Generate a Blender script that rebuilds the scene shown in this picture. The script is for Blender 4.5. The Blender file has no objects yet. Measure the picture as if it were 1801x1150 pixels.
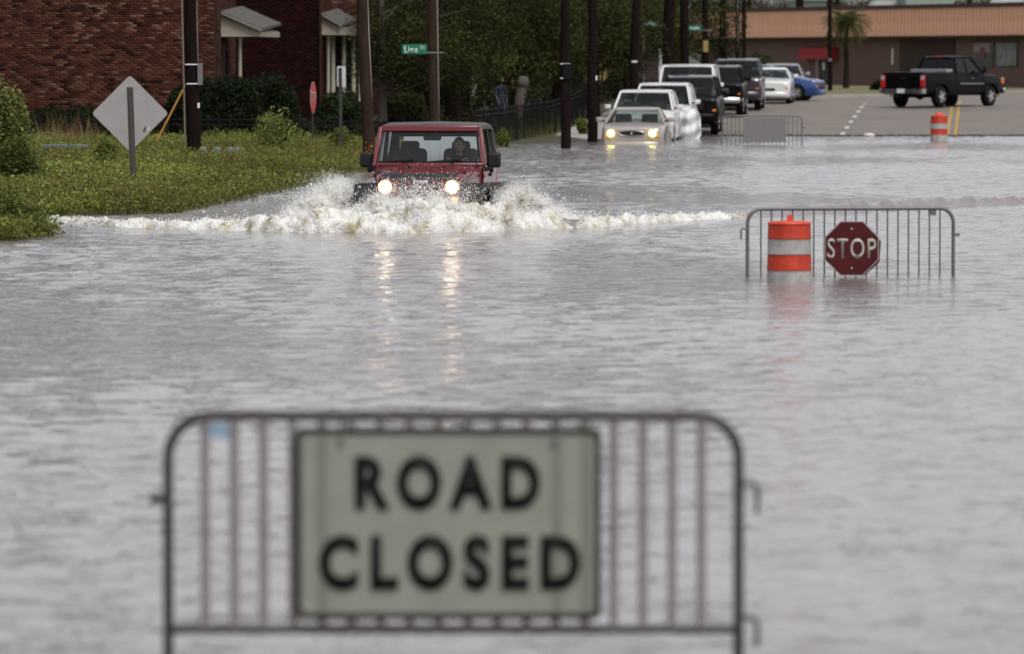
import bpy, bmesh, math, random
import numpy as np
from mathutils import Vector, Matrix, noise
R = math.radians
rng = np.random.default_rng(7); random.seed(7)
S = bpy.context.scene
COL = S.collection

# ------------------------------------------------------------------ camera
CAM_H = 2.34; FPX = 10005.0; PITCH = math.atan((575 - 112) / FPX)
cam = bpy.data.cameras.new('camera'); camo = bpy.data.objects.new('camera', cam); COL.objects.link(camo)
camo.location = (0, 0, CAM_H); camo.rotation_euler = (R(90) - PITCH, 0, 0)
cam.sensor_width = 36; cam.sensor_fit = 'HORIZONTAL'; cam.lens = FPX / 1801 * 36
cam.clip_start = 1; cam.clip_end = 3000
cam.dof.use_dof = True; cam.dof.focus_distance = 88.0; cam.dof.aperture_fstop = 3.3
S.camera = camo
# ------------------------------------------------------------------ sky: overcast
W = bpy.data.worlds.new('World'); S.world = W; W.use_nodes = True
wn = W.node_tree; wn.nodes.clear()
SUN_EL, SUN_ROT = R(58), R(150)
sk = wn.nodes.new('ShaderNodeTexSky'); sk.sky_type = 'NISHITA'; sk.sun_disc = False
sk.sun_elevation = SUN_EL; sk.sun_rotation = SUN_ROT; sk.air_density = 1.0; sk.dust_density = 1.5; sk.ozone_density = 1.0
hs = wn.nodes.new('ShaderNodeHueSaturation'); hs.inputs['Saturation'].default_value = 0.22
tn = wn.nodes.new('ShaderNodeMix'); tn.data_type = 'RGBA'; tn.blend_type = 'MULTIPLY'; tn.inputs[0].default_value = 1.0
tn.inputs[7].default_value = (0.985, 0.972, 0.982, 1)
bg = wn.nodes.new('ShaderNodeBackground'); bg.inputs['Strength'].default_value = 0.085
wo = wn.nodes.new('ShaderNodeOutputWorld')
wn.links.new(sk.outputs[0], hs.inputs['Color']); wn.links.new(hs.outputs[0], tn.inputs[6])
wn.links.new(tn.outputs[2], bg.inputs['Color']); wn.links.new(bg.outputs[0], wo.inputs['Surface'])
sl = bpy.data.lights.new('sun', 'SUN'); sl.energy = 1.4; sl.angle = R(25); sl.color = (1, 0.97, 0.93)
slo = bpy.data.objects.new('sun', sl); COL.objects.link(slo)
# direction to the sun for sun_rotation measured from +Y clockwise
sd = Vector((math.sin(SUN_ROT) * math.cos(SUN_EL), math.cos(SUN_ROT) * math.cos(SUN_EL), math.sin(SUN_EL)))
slo.rotation_euler = sd.to_track_quat('Z', 'Y').to_euler(); slo.location = (0, 60, 60)
S.view_settings.view_transform = 'Standard'; S.view_settings.look = 'None'
S.view_settings.exposure = 0.84; S.view_settings.gamma = 1.0; S.view_settings.use_curve_mapping = False
S.render.engine = 'CYCLES'
S.cycles.use_denoising = True; S.cycles.max_bounces = 8; S.cycles.transparent_max_bounces = 12
S.cycles.sample_clamp_indirect = 4.0; S.cycles.caustics_reflective = False; S.cycles.caustics_refractive = False

def at(px, py, Y):
    """world point seen at pixel (px, py) of the 1801x1150 photograph, at depth Y in front of the camera"""
    a = (px - 900.5) / FPX; b = -(py - 575) / FPX
    d = Vector((a, math.cos(PITCH) + b * math.sin(PITCH), -math.sin(PITCH) + b * math.cos(PITCH)))
    return Vector((0, 0, CAM_H)) + d * (Y / d.y)
def sc(Y): return FPX / Y
def Xat(px, Y): return at(px, 112, Y).x
def Zat(py, Y): return at(900, py, Y).z
def Yw(py): return CAM_H * FPX / (py - 112)          # distance of the water surface at row py
STREET = 0.082
YAW = -math.atan(STREET)

# ------------------------------------------------------------------ materials
MATS = {}
def mat(name, col, rough=0.6, metal=0.0, var=0.15, vs=4.0, bump=0.0, bs=40.0, spec=0.5, coat=0.0, emit=None, es=0.0, stretch=None):
    if name in MATS: return MATS[name]
    m = bpy.data.materials.new(name); m.use_nodes = True; nt = m.node_tree; N = nt.nodes; L = nt.links
    b = N['Principled BSDF']
    b.inputs['Roughness'].default_value = rough; b.inputs['Metallic'].default_value = metal
    b.inputs['Specular IOR Level'].default_value = spec; b.inputs['Coat Weight'].default_value = coat
    b.inputs['Coat Roughness'].default_value = 0.08
    c = N.new('ShaderNodeRGB'); c.outputs[0].default_value = (*col, 1)
    tc = N.new('ShaderNodeTexCoord'); src = tc.outputs['Object']
    if stretch:
        mp = N.new('ShaderNodeMapping'); mp.inputs['Scale'].default_value = stretch; L.new(src, mp.inputs[0]); src = mp.outputs[0]
    if var > 0:
        n = N.new('ShaderNodeTexNoise'); n.inputs['Scale'].default_value = vs; n.inputs['Detail'].default_value = 6; n.inputs['Roughness'].default_value = 0.65
        L.new(src, n.inputs['Vector'])
        mr = N.new('ShaderNodeMapRange'); mr.inputs[1].default_value = 0.25; mr.inputs[2].default_value = 0.75
        mr.inputs[3].default_value = 1 - var; mr.inputs[4].default_value = 1 + var
        L.new(n.outputs['Fac'], mr.inputs[0])
        mx = N.new('ShaderNodeMix'); mx.data_type = 'RGBA'; mx.blend_type = 'MULTIPLY'; mx.inputs[0].default_value = 1
        L.new(c.outputs[0], mx.inputs[6]); L.new(mr.outputs[0], mx.inputs[7]); L.new(mx.outputs[2], b.inputs['Base Color'])
        mr2 = N.new('ShaderNodeMapRange'); mr2.inputs[3].default_value = max(0.02, rough - 0.08); mr2.inputs[4].default_value = min(1, rough + 0.12)
        L.new(n.outputs['Fac'], mr2.inputs[0]); L.new(mr2.outputs[0], b.inputs['Roughness'])
    else:
        L.new(c.outputs[0], b.inputs['Base Color'])
    if bump > 0:
        n2 = N.new('ShaderNodeTexNoise'); n2.inputs['Scale'].default_value = bs; n2.inputs['Detail'].default_value = 4
        L.new(src, n2.inputs['Vector'])
        bp = N.new('ShaderNodeBump'); bp.inputs['Strength'].default_value = bump; bp.inputs['Distance'].default_value = 0.02
        L.new(n2.outputs['Fac'], bp.inputs['Height']); L.new(bp.outputs[0], b.inputs['Normal'])
    if emit:
        b.inputs['Emission Color'].default_value = (*emit, 1); b.inputs['Emission Strength'].default_value = es
    MATS[name] = m
    return m
def attr_mat(name, rough=0.7, transl=0.0, bump=0.0, bs=60, spec=0.3):
    """colour from the mesh attribute 'tint' (each leaf's or brick's own colour)"""
    if name in MATS: return MATS[name]
    m = bpy.data.materials.new(name); m.use_nodes = True; nt = m.node_tree; N = nt.nodes; L = nt.links
    b = N['Principled BSDF']; b.inputs['Roughness'].default_value = rough; b.inputs['Specular IOR Level'].default_value = spec
    a = N.new('ShaderNodeAttribute'); a.attribute_name = 'tint'
    L.new(a.outputs['Color'], b.inputs['Base Color'])
    if bump:
        tc = N.new('ShaderNodeTexCoord'); n2 = N.new('ShaderNodeTexNoise'); n2.inputs['Scale'].default_value = bs
        L.new(tc.outputs['Object'], n2.inputs['Vector']); bp = N.new('ShaderNodeBump'); bp.inputs['Strength'].default_value = bump; bp.inputs['Distance'].default_value = 0.01
        L.new(n2.outputs['Fac'], bp.inputs['Height']); L.new(bp.outputs[0], b.inputs['Normal'])
    if transl:
        t = N.new('ShaderNodeBsdfTranslucent'); L.new(a.outputs['Color'], t.inputs['Color'])
        mx = N.new('ShaderNodeMixShader'); mx.inputs[0].default_value = transl
        L.new(b.outputs[0], mx.inputs[1]); L.new(t.outputs[0], mx.inputs[2]); L.new(mx.outputs[0], N['Material Output'].inputs['Surface'])
    MATS[name] = m
    return m
def glass_mat(name, tint, base_refl=0.0):
    m = bpy.data.materials.new(name); m.use_nodes = True; nt = m.node_tree; N = nt.nodes; L = nt.links
    N.remove(N['Principled BSDF'])
    t = N.new('ShaderNodeBsdfTransparent'); t.inputs[0].default_value = (*tint, 1)
    g = N.new('ShaderNodeBsdfGlossy'); g.inputs['Roughness'].default_value = 0.03
    f = N.new('ShaderNodeLayerWeight'); f.inputs['Blend'].default_value = 0.5; pw = N.new('ShaderNodeMath'); pw.operation = 'POWER'; pw.inputs[1].default_value = 4.5; L.new(f.outputs['Facing'], pw.inputs[0])
    ma = N.new('ShaderNodeMath'); ma.operation = 'MULTIPLY_ADD'; ma.inputs[1].default_value = .92; ma.inputs[2].default_value = .045 + base_refl
    L.new(pw.outputs[0], ma.inputs[0]); mx = N.new('ShaderNodeMixShader')
    L.new(ma.outputs[0], mx.inputs[0]); L.new(t.outputs[0], mx.inputs[1]); L.new(g.outputs[0], mx.inputs[2])
    L.new(mx.outputs[0], N['Material Output'].inputs['Surface'])
    return m
GLASS = glass_mat('car glass', (0.55, 0.62, 0.60))
GLASS_DARK = glass_mat('tinted glass', (0.12, 0.13, 0.13))
GLASS_CLEAR = glass_mat('windshield glass', (0.86, 0.89, 0.87), 0.0)

# ------------------------------------------------------------------ mesh building
class MB:
    def __init__(self): self.v = []; self.f = []
    def add(self, vs, fs):
        o = len(self.v); self.v += [tuple(p) for p in vs]; self.f += [tuple(i + o for i in f) for f in fs]; return self
    def box(self, c, s, rz=0, rx=0, ry=0):
        x, y, z = s[0] / 2, s[1] / 2, s[2] / 2
        vs = [Vector((a * x, b * y, d * z)) for d in (-1, 1) for a, b in ((-1, -1), (1, -1), (1, 1), (-1, 1))]
        M = Matrix.Rotation(rz, 3, 'Z') @ Matrix.Rotation(ry, 3, 'Y') @ Matrix.Rotation(rx, 3, 'X')
        return self.add([M @ p + Vector(c) for p in vs], [(3, 2, 1, 0), (4, 5, 6, 7), (0, 1, 5, 4), (1, 2, 6, 5), (2, 3, 7, 6), (3, 0, 4, 7)])
    def bar(self, a, b, w, d, up=(0, 0, 1)):
        a, b = Vector(a), Vector(b); t = (b - a).normalized(); s = t.cross(Vector(up))
        if s.length < 1e-4: s = t.cross(Vector((0, 1, 0)))
        s.normalize(); n = s.cross(t)
        vs = [p + s * (i * w / 2) + n * (j * d / 2) for p in (a, b) for i, j in ((-1, -1), (1, -1), (1, 1), (-1, 1))]
        return self.add(vs, [(3, 2, 1, 0), (4, 5, 6, 7), (0, 1, 5, 4), (1, 2, 6, 5), (2, 3, 7, 6), (3, 0, 4, 7)])
    def tube(self, pts, r, n=8, cap=True):
        pts = [Vector(p) for p in pts]; rs = r if isinstance(r, (list, tuple)) else [r] * len(pts)
        vs = []; ref = Vector((0, 0, 1))
        t0 = (pts[1] - pts[0]).normalized()
        if abs(t0.dot(ref)) > 0.9: ref = Vector((0, 1, 0))
        for i, p in enumerate(pts):
            t = (pts[min(i + 1, len(pts) - 1)] - pts[max(i - 1, 0)]).normalized()
            s = t.cross(ref)
            if s.length < 1e-3: s = t.cross(Vector((1, 0, 0)))
            s.normalize(); u = s.cross(t).normalized(); ref = u
            for k in range(n):
                a = 2 * math.pi * k / n; vs.append(p + (s * math.cos(a) + u * math.sin(a)) * rs[i])
        fs = []
        for i in range(len(pts) - 1):
            for k in range(n):
                k2 = (k + 1) % n; fs.append((i * n + k, i * n + k2, (i + 1) * n + k2, (i + 1) * n + k))
        if cap:
            fs.append(tuple(range(n - 1, -1, -1))); fs.append(tuple((len(pts) - 1) * n + k for k in range(n)))
        return self.add(vs, fs)
    def lathe(self, prof, n=20, c=(0, 0, 0), axis='Z'):
        vs = []; c = Vector(c)
        for r, h in prof:
            for k in range(n):
                a = 2 * math.pi * k / n; x, y = r * math.cos(a), r * math.sin(a)
                vs.append(c + (Vector((x, y, h)) if axis == 'Z' else Vector((h, x, y)) if axis == 'X' else Vector((x, h, y))))
        fs = []
        for i in range(len(prof) - 1):
            for k in range(n):
                k2 = (k + 1) % n; q = (i * n + k, i * n + k2, (i + 1) * n + k2, (i + 1) * n + k)
                fs.append(q if axis != 'Y' else q[::-1])
        a0 = tuple(range(n - 1, -1, -1)); a1 = tuple((len(prof) - 1) * n + k for k in range(n))
        if axis == 'Y': a0, a1 = a0[::-1], a1[::-1]
        fs += [a0, a1]
        return self.add(vs, fs)
    def loft(self, secs, cap=True, closed=True):
        n = len(secs[0]); vs = [p for s in secs for p in s]; fs = []
        for i in range(len(secs) - 1):
            for k in range(n if closed else n - 1):
                k2 = (k + 1) % n; fs.append((i * n + k, i * n + k2, (i + 1) * n + k2, (i + 1) * n + k))
        if cap and closed:
            fs.append(tuple(range(n - 1, -1, -1))); fs.append(tuple((len(secs) - 1) * n + k for k in range(n)))
        return self.add(vs, fs)
    def prism(self, poly, d):
        """extrude a planar 3D polygon by vector d"""
        d = Vector(d); n = len(poly); vs = [Vector(p) for p in poly] + [Vector(p) + d for p in poly]
        return self.add(vs, [tuple(range(n - 1, -1, -1)), tuple(range(n, 2 * n))] + [(k, (k + 1) % n, n + (k + 1) % n, n + k) for k in range(n)])
    def quad(self, *p): return self.add(p, [tuple(range(len(p)))])
    def mesh(self, name, m=None, smooth=None, fix=True):
        me = bpy.data.meshes.new(name); me.from_pydata(self.v, [], self.f)
        if fix:
            bm = bmesh.new(); bm.from_mesh(me); bmesh.ops.recalc_face_normals(bm, faces=bm.faces); bm.to_mesh(me); bm.free()
        if m: me.materials.append(m)
        if smooth is not None:
            me.shade_smooth()
            if smooth < 180: me.set_sharp_from_angle(angle=R(smooth))
        me.update()
        return me
    def build(self, name, m, parent=None, smooth=None, bevel=0, seg=2, loc=None):
        return obj(name, self.mesh(name, m, smooth), parent, bevel, seg, loc)
def obj(name, me, parent=None, bevel=0, seg=2, loc=None):
    o = bpy.data.objects.new(name, me); COL.objects.link(o)
    if parent: o.parent = parent
    if loc: o.location = loc
    if bevel:
        b = o.modifiers.new('bevel', 'BEVEL'); b.width = bevel; b.segments = seg; b.limit_method = 'ANGLE'; b.angle_limit = R(35)
        me.shade_smooth(); me.set_sharp_from_angle(angle=R(40))
    return o
def tag(o, label=None, cat=None, group=None, kind=None):
    if label: o['label'] = label
    if cat: o['category'] = cat
    if group: o['group'] = group
    if kind: o['kind'] = kind
    return o
def empty(name, loc=(0, 0, 0), rz=0, label=None, cat=None, group=None):
    o = bpy.data.objects.new(name, None); COL.objects.link(o); o.location = loc; o.rotation_euler = (0, 0, rz); o.empty_display_size = 0.3
    return tag(o, label, cat, group)
def copy_tree(o, parent=None):
    c = o.copy(); COL.objects.link(c); c.parent = parent
    for ch in list(o.children): copy_tree(ch, c)
    return c
def text_mesh(name, body, w, h, m, parent, loc, rot=(R(90), 0, 0), bold=0.0, depth=0.002, spacing=1.0):
    """raised lettering fitted to w x h metres, centred on loc"""
    cu = bpy.data.curves.new(name, 'FONT'); cu.body = body; cu.align_x = 'LEFT'; cu.size = 1.0; cu.offset = bold; cu.extrude = 0.0; cu.resolution_u = 4; cu.space_character = spacing
    t = bpy.data.objects.new(name, cu); COL.objects.link(t)
    me = bpy.data.meshes.new_from_object(t.evaluated_get(bpy.context.evaluated_depsgraph_get()))
    bpy.data.objects.remove(t); bpy.data.curves.remove(cu)
    a = np.zeros(len(me.vertices) * 3, np.float32); me.vertices.foreach_get('co', a); a = a.reshape(-1, 3)
    lo, hi = a.min(0), a.max(0)
    a[:, 0] = (a[:, 0] - (lo[0] + hi[0]) / 2) * (w / (hi[0] - lo[0])); a[:, 1] = (a[:, 1] - (lo[1] + hi[1]) / 2) * (h / (hi[1] - lo[1])); a[:, 2] = 0
    me.vertices.foreach_set('co', a.ravel()); me.update()
    bm = bmesh.new(); bm.from_mesh(me)
    r = bmesh.ops.extrude_face_region(bm, geom=bm.faces[:])
    bmesh.ops.translate(bm, verts=[g for g in r['geom'] if isinstance(g, bmesh.types.BMVert)], vec=(0, 0, depth))
    bmesh.ops.recalc_face_normals(bm, faces=bm.faces); bm.to_mesh(me); bm.free()
    me.materials.clear(); me.materials.append(m); me.name = name
    o = obj(name, me, parent); o.location = loc; o.rotation_euler = rot
    return o
def np_mesh(name, V, F, m, tint=None, smooth=False):
    """V (n,3), F (k,q) uniform faces, tint per face (k,3)"""
    V = np.asarray(V, np.float32); F = np.asarray(F, np.int32); k, q = F.shape
    me = bpy.data.meshes.new(name); me.vertices.add(len(V)); me.vertices.foreach_set('co', V.ravel())
    me.loops.add(k * q); me.loops.foreach_set('vertex_index', F.ravel())
    me.polygons.add(k); me.polygons.foreach_set('loop_start', np.arange(0, k * q, q, dtype=np.int32))
    if smooth: me.polygons.foreach_set('use_smooth', np.ones(k, bool))
    me.update(calc_edges=True); me.validate()
    if tint is not None:
        at_ = me.attributes.new('tint', 'FLOAT_COLOR', 'FACE')
        c = np.ones((k, 4), np.float32); c[:, :3] = tint; at_.data.foreach_set('color', c.ravel())
    me.materials.append(m)
    return me
def leaf_mesh(name, P, size, tint, m, elong=1.8, up=0.0, droop=0.0):
    """one bent diamond leaf (2 triangles) per point"""
    n = len(P); size = np.broadcast_to(size, (n,)).reshape(-1, 1)
    d = rng.normal(size=(n, 3)); d[:, 2] = d[:, 2] * 0.6 + up - droop; d /= np.linalg.norm(d, axis=1, keepdims=True)
    r = rng.normal(size=(n, 3)); s = np.cross(d, r); s /= np.linalg.norm(s, axis=1, keepdims=True) + 1e-9
    nn = np.cross(s, d)
    a = P - d * size * 0.5; b = P + s * size * 0.5 / elong + nn * size * 0.12; c = P + d * size * 0.5; e = P - s * size * 0.5 / elong + nn * size * 0.12
    V = np.stack([a, b, c, e], 1).reshape(-1, 3); F = np.arange(n * 4).reshape(-1, 4)
    T = np.concatenate([F[:, [0, 1, 2]], F[:, [0, 2, 3]]], 1).reshape(-1, 3)
    return np_mesh(name, V, T, m, np.repeat(tint, 2, 0))
def tints(n, cols, jit=0.25, w=None):
    cols = np.array(cols); i = rng.choice(len(cols), n, p=w); c = cols[i] * (1 + rng.uniform(-jit, jit, (n, 1)))
    return np.clip(c, 0.004, 1)

# common materials
STEEL = mat('galvanised steel', (0.16, 0.155, 0.165), 0.5, 0.6, 0.25, 9)
STEEL_D = mat('weathered steel tube', (0.055, 0.048, 0.05), 0.5, 0.5, 0.25, 9)
BLACK = mat('black plastic', (0.009, 0.009, 0.010), 0.5, 0, 0.2, 8, 0.15, 90, spec=.3)
RUBBER = mat('tyre rubber', (0.008, 0.008, 0.008), 0.8, 0, 0.2, 10, spec=.15)
CHROME = mat('chrome', (0.55, 0.55, 0.57), 0.18, 1.0, 0.1, 4)
DARKIN = mat('dark upholstery', (0.025, 0.025, 0.027), 0.8, 0, 0.2, 8)
WHITE_P = mat('white paint', (0.72, 0.71, 0.70), 0.45, 0, 0.06, 5)
WOOD = mat('dark creosoted pole wood', (0.011, 0.007, 0.006), 0.9, 0, 0.5, 3, 0.6, 14, spec=.06, stretch=(6, 6, 0.6))
WOOD_B = mat('brown pole wood', (0.032, 0.021, 0.015), 0.9, 0, 0.5, 3, 0.6, 14, spec=.08, stretch=(6, 6, 0.6))
LEAF = attr_mat('leaf', 0.6, 0.3, spec=.12)
BARK = mat('bark', (0.018, 0.013, 0.010), 0.9, 0, 0.5, 5, 0.8, 18, spec=.08, stretch=(4, 4, 0.8))
LAMP_W = mat('lit headlamp', (1, 0.95, 0.85), 0.3, 0, 0, emit=(1.0, 0.82, 0.56), es=8)
LAMP_GLOW = mat('imitated warm lamp glow', (1, .5, .2), .3, 0, 0, emit=(1.0, .34, .10), es=1.6)  # emission imitates the warm halo around the lit headlamps
LAMP_Y = mat('lit yellow headlamp', (1, 0.9, 0.5), 0.3, 0, 0, emit=(1.0, 0.72, 0.13), es=4.5)
LENS = mat('clear lamp lens', (0.45, 0.46, 0.48), 0.12, 0.3, 0.2, 20)
AMBER = mat('amber lens', (0.6, 0.17, 0.02), 0.25, 0, 0.1, 20)
AMBER_ON = mat('lit amber lens', (0.9, 0.3, 0.03), 0.3, 0, 0, emit=(1, 0.28, 0.03), es=2.0)
RED_LENS = mat('red lens', (0.5, 0.015, 0.015), 0.25, 0, 0.1, 20)

# ------------------------------------------------------------------ terrain
ROADZ = np.array([(-400, -.30), (0, -.30), (60, -.34), (80, -.36), (120, -.40), (155, -.40), (164, -.38), (172, -.2), (184, 0.0), (190, .13), (205, .45), (217.5, .71), (235, .86), (260, .95), (320, 1.0), (3000, 1.2)])
SHORE = np.array([(-400, -60), (60, -22), (72, -9.5), (75, -6.7), (77.5, -6.3), (79.2, -6.75), (80.5, -8.6), (85.5, -8.4), (87.3, -6.9), (89, -5.4), (105, -4.25), (124, -3.3), (140, -1.95), (156, -.35), (161, .25), (166, .9), (172, 2.2), (184, 3.2), (300, 12.7), (3000, 234)])
def road_z(Y): return np.interp(Y, ROADZ[:, 0], ROADZ[:, 1])
def shore_x(Y): return np.interp(Y, SHORE[:, 0], SHORE[:, 1])
def kerb_x(Y): return 2.37 + STREET * (np.asarray(Y) - 170)
def ground_z(X, Y):
    X = np.asarray(X, float); Y = np.asarray(Y, float)
    d = shore_x(Y) - X
    rise = np.clip((Y - 95) / 60, 0, 1) * 0.10; amp = np.interp(Y, [70, 142, 158], [1, 1, .5])
    bank = np.where(d > 0, (0.24 + rise) * amp * (1 - np.exp(-np.maximum(d, 0) * 0.42)) + 0.02 * np.sin(X * 1.7) * np.sin(Y * 0.6) * np.clip(d, 0, 1), np.maximum(-0.16 * -d * 1.0, -2))
    side = road_z(Y) + np.where(d > 0, 0.11, 0.0)
    return np.maximum(bank, side)
def gz(x, y): return float(ground_z(x, y))
def grid_obj(name, xs, ys, zf, m):
    Xg, Yg = np.meshgrid(xs, ys); Z = zf(Xg, Yg)
    V = np.stack([Xg, Yg, Z], -1).reshape(-1, 3); nx, ny = len(xs), len(ys)
    i = (np.arange(ny - 1)[:, None] * nx + np.arange(nx - 1)[None]).ravel()
    F = np.stack([i, i + 1, i + nx + 1, i + nx], 1)
    return obj(name, np_mesh(name, V, F, m, smooth=True))
SOIL = mat('soil and dead grass', (0.045, 0.042, 0.020), 0.95, 0, 0.5, 1.3, 0.5, 6)
xs = np.concatenate([[-900, -300, -120, -60], np.arange(-30, 16, 0.5), np.arange(16, 60, 2), [80, 150, 400, 1200]])
ys = np.concatenate([[-600, -150, -40], np.arange(0, 66, 6), np.arange(66, 190, 0.75), np.arange(190, 330, 3), [360, 420, 600, 1000, 2000]])
g = grid_obj('ground', xs, ys, lambda x, y: ground_z(x, y) - 0.02, SOIL); tag(g, 'weedy soil bank and low ground under the flood', 'ground', kind='structure')
# road
def asphalt():
    m = mat('wet asphalt', (0.165, 0.142, 0.121), 0.65, 0, 0.25, 0.35, 0.4, 60)
    return m
def strip(name, ya, yb, step, u0, u1, dz, m, nu=10, zf=None):
    ys = np.arange(ya, yb + 1e-6, step); us = np.linspace(u0, u1, nu)
    V = []; 
    for y in ys:
        for u in us:
            V.append((kerb_x(y) + u, y, road_z(y) + dz))
    i = (np.arange(len(ys) - 1)[:, None] * nu + np.arange(nu - 1)[None]).ravel()
    F = np.stack([i, i + 1, i + nu + 1, i + nu], 1)
    return obj(name, np_mesh(name, V, F, m, smooth=True))
rd = strip('road', -30, 330, 2, 0.0, 30, 0.004, asphalt()); tag(rd, 'grey asphalt street rising out of the flood water', 'road', kind='structure')
PAINT_W = mat('white road paint', (0.48, 0.47, 0.44), 0.7, 0, 0.35, 6); PAINT_Y = mat('yellow road paint', (0.40, 0.225, 0.04), 0.7, 0, 0.35, 6)
for k in range(8):
    y0 = 179 + k * 6.0; me = MB()
    u = 10.64 - float(kerb_x(184))
    me.quad(*[(float(kerb_x(y)) + u + s, y, float(road_z(y)) + 0.009) for y, s in ((y0, -.075), (y0, .075), (y0 + 2.2, .075), (y0 + 2.2, -.075))])
    me.build('lane_dash', PAINT_W, rd)
for s in (-0.13, 0.13):
    me = MB(); u = 14.2 - float(kerb_x(184)) + s; ysl = np.arange(150, 232, 3.0)
    for a, b in zip(ysl[:-1], ysl[1:]):
        me.quad(*[(float(kerb_x(y)) + u + t, y, float(road_z(y)) + 0.009) for y, t in ((a, -.05), (a, .05), (b, .05), (b, -.05))])
    me.build('centre_line', PAINT_Y, rd)
CONC = mat('concrete', (0.30, 0.28, 0.25), 0.85, 0, 0.2, 1.2, 0.3, 30)
# pavement and kerb on the parked-car side
pv = strip('pavement', 150, 260, 2, -1.9, -0.16, 0.125, CONC, 4); tag(pv, 'pale concrete pavement along the iron fence', 'pavement', kind='structure')
kb = MB()
for a in np.arange(150, 259, 3.0):
    b = a + 2.98
    kb.loft([[(float(kerb_x(y)) + u, y, float(road_z(y)) + z) for u, z in ((-.16, -.1), (0, -.1), (0, .115), (-.02, .135), (-.16, .135))] for y in (a, b)])
kb.build('kerb', CONC, pv)
# verge and kerb across the far street
far = [(Xat(1330, 238), 238), (Xat(1425, 239), 239), (Xat(1570, 245), 245), (Xat(1800, 262), 262), (Xat(2100, 284), 284), (Xat(2600, 300), 300)]
vm = MB(); n = len(far)
vg = MB()
for (x0, y0), (x1, y1) in zip(far[:-1], far[1:]):
    z0, z1 = float(road_z(y0)), float(road_z(y1))
    kk = [[(x, y, z - .1), (x, y, z + .12), (x - .04, y + .16, z + .14), (x - .04, y + .16, z - .1)] for x, y, z in ((x0, y0, z0), (x1, y1, z1))]
    vm.loft(kk)
    vg.quad((x0 - .04, y0 + .161, z0 + .135), (x1 - .04, y1 + .161, z1 + .135), (x1 - 1, y1 + 1.6, z1 + .15), (x0 - 1, y0 + 1.6, z0 + .15))
    vg.quad((x0 - 1, y0 + 1.6, z0 + .15), (x1 - 1, y1 + 1.6, z1 + .15), (x1 - 20, y1 + 70, z1 + .3), (x0 - 20, y0 + 70, z0 + .3))
VERGE = mat('dry verge grass', (0.13, 0.115, 0.05), 0.95, 0, 0.4, 1.0, 0.5, 8)
vgo = vg.build('verge', VERGE); tag(vgo, 'dry grass verge in front of the long shop', 'verge', kind='structure')
vm.build('kerb', CONC, vgo)

# ------------------------------------------------------------------ water
def water_mat():
    m = bpy.data.materials.new('muddy flood water'); m.use_nodes = True; nt = m.node_tree; N = nt.nodes; L = nt.links
    b = N['Principled BSDF']; b.inputs['Base Color'].default_value = (0.23, 0.205, 0.20, 1); b.inputs['Roughness'].default_value = 0.06
    b.inputs['IOR'].default_value = 1.33
    tc = N.new('ShaderNodeTexCoord')
    def nz(scale, detail, sx=1, sy=1, rough=0.55):
        mp = N.new('ShaderNodeMapping'); mp.inputs['Scale'].default_value = (sx, sy, 1); mp.inputs['Rotation'].default_value = (0, 0, 0.25)
        L.new(tc.outputs['Object'], mp.inputs[0])
        n = N.new('ShaderNodeTexNoise'); n.inputs['Scale'].default_value = scale; n.inputs['Detail'].default_value = detail; n.inputs['Roughness'].default_value = rough
        L.new(mp.outputs[0], n.inputs['Vector']); return n
    a = nz(1.5, 3, 1.0, 0.8); c = nz(6.0, 3, 1.0, 0.8); p = nz(0.12, 3, 1, 0.35)
    pr = N.new('ShaderNodeMapRange'); pr.inputs[1].default_value = 0.3; pr.inputs[2].default_value = 0.7; pr.inputs[3].default_value = 0.55; pr.inputs[4].default_value = 1.25
    L.new(p.outputs['Fac'], pr.inputs[0])
    def math2(op, i, j):
        q = N.new('ShaderNodeMath'); q.operation = op
        for k, t in enumerate((i, j)):
            if isinstance(t, (int, float)): q.inputs[k].default_value = t
            else: L.new(t, q.inputs[k])
        return q.outputs[0]
    h = math2('ADD', math2('MULTIPLY', a.outputs['Fac'], 0.02), math2('MULTIPLY', c.outputs['Fac'], 0.04))
    h = math2('MULTIPLY', h, pr.outputs[0])
    bp = N.new('ShaderNodeBump'); bp.inputs['Strength'].default_value = 1.0; bp.inputs['Distance'].default_value = WAVE
    L.new(h, bp.inputs['Height']); L.new(bp.outputs[0], b.inputs['Normal'])
    return m
WAVE = 1.0
WATER = water_mat()
wx = np.concatenate([[-400, -100, -40], np.arange(-16, 30, 2.0), [50, 120, 400]]); wy = np.concatenate([[-300, -60], np.arange(0, 200, 4.0), [220]])
wr_ = np.random.default_rng(11)
WX = np.arange(-14, 24.01, .12); WY = np.arange(16, 190.01, .11)
def wave_z(X, Y):
    Z = np.zeros_like(X)
    for k in range(46):
        lam = .32 * (1.9 / .32) ** (wr_.random() ** 1.8); kk = 2 * math.pi / lam; th = R(70) + wr_.normal(0, .75); Z += (.0175 * min(1, (.6 / lam) ** .9) / kk) * np.sin(kk * (X * math.cos(th) + Y * math.sin(th)) + wr_.uniform(0, 6.283))
    patch = .78 + .58 * np.sin(X * .31 + 1.1 * np.sin(Y * .13)) * np.sin(Y * .17 + .6 * np.sin(X * .4)); return Z * patch
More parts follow.
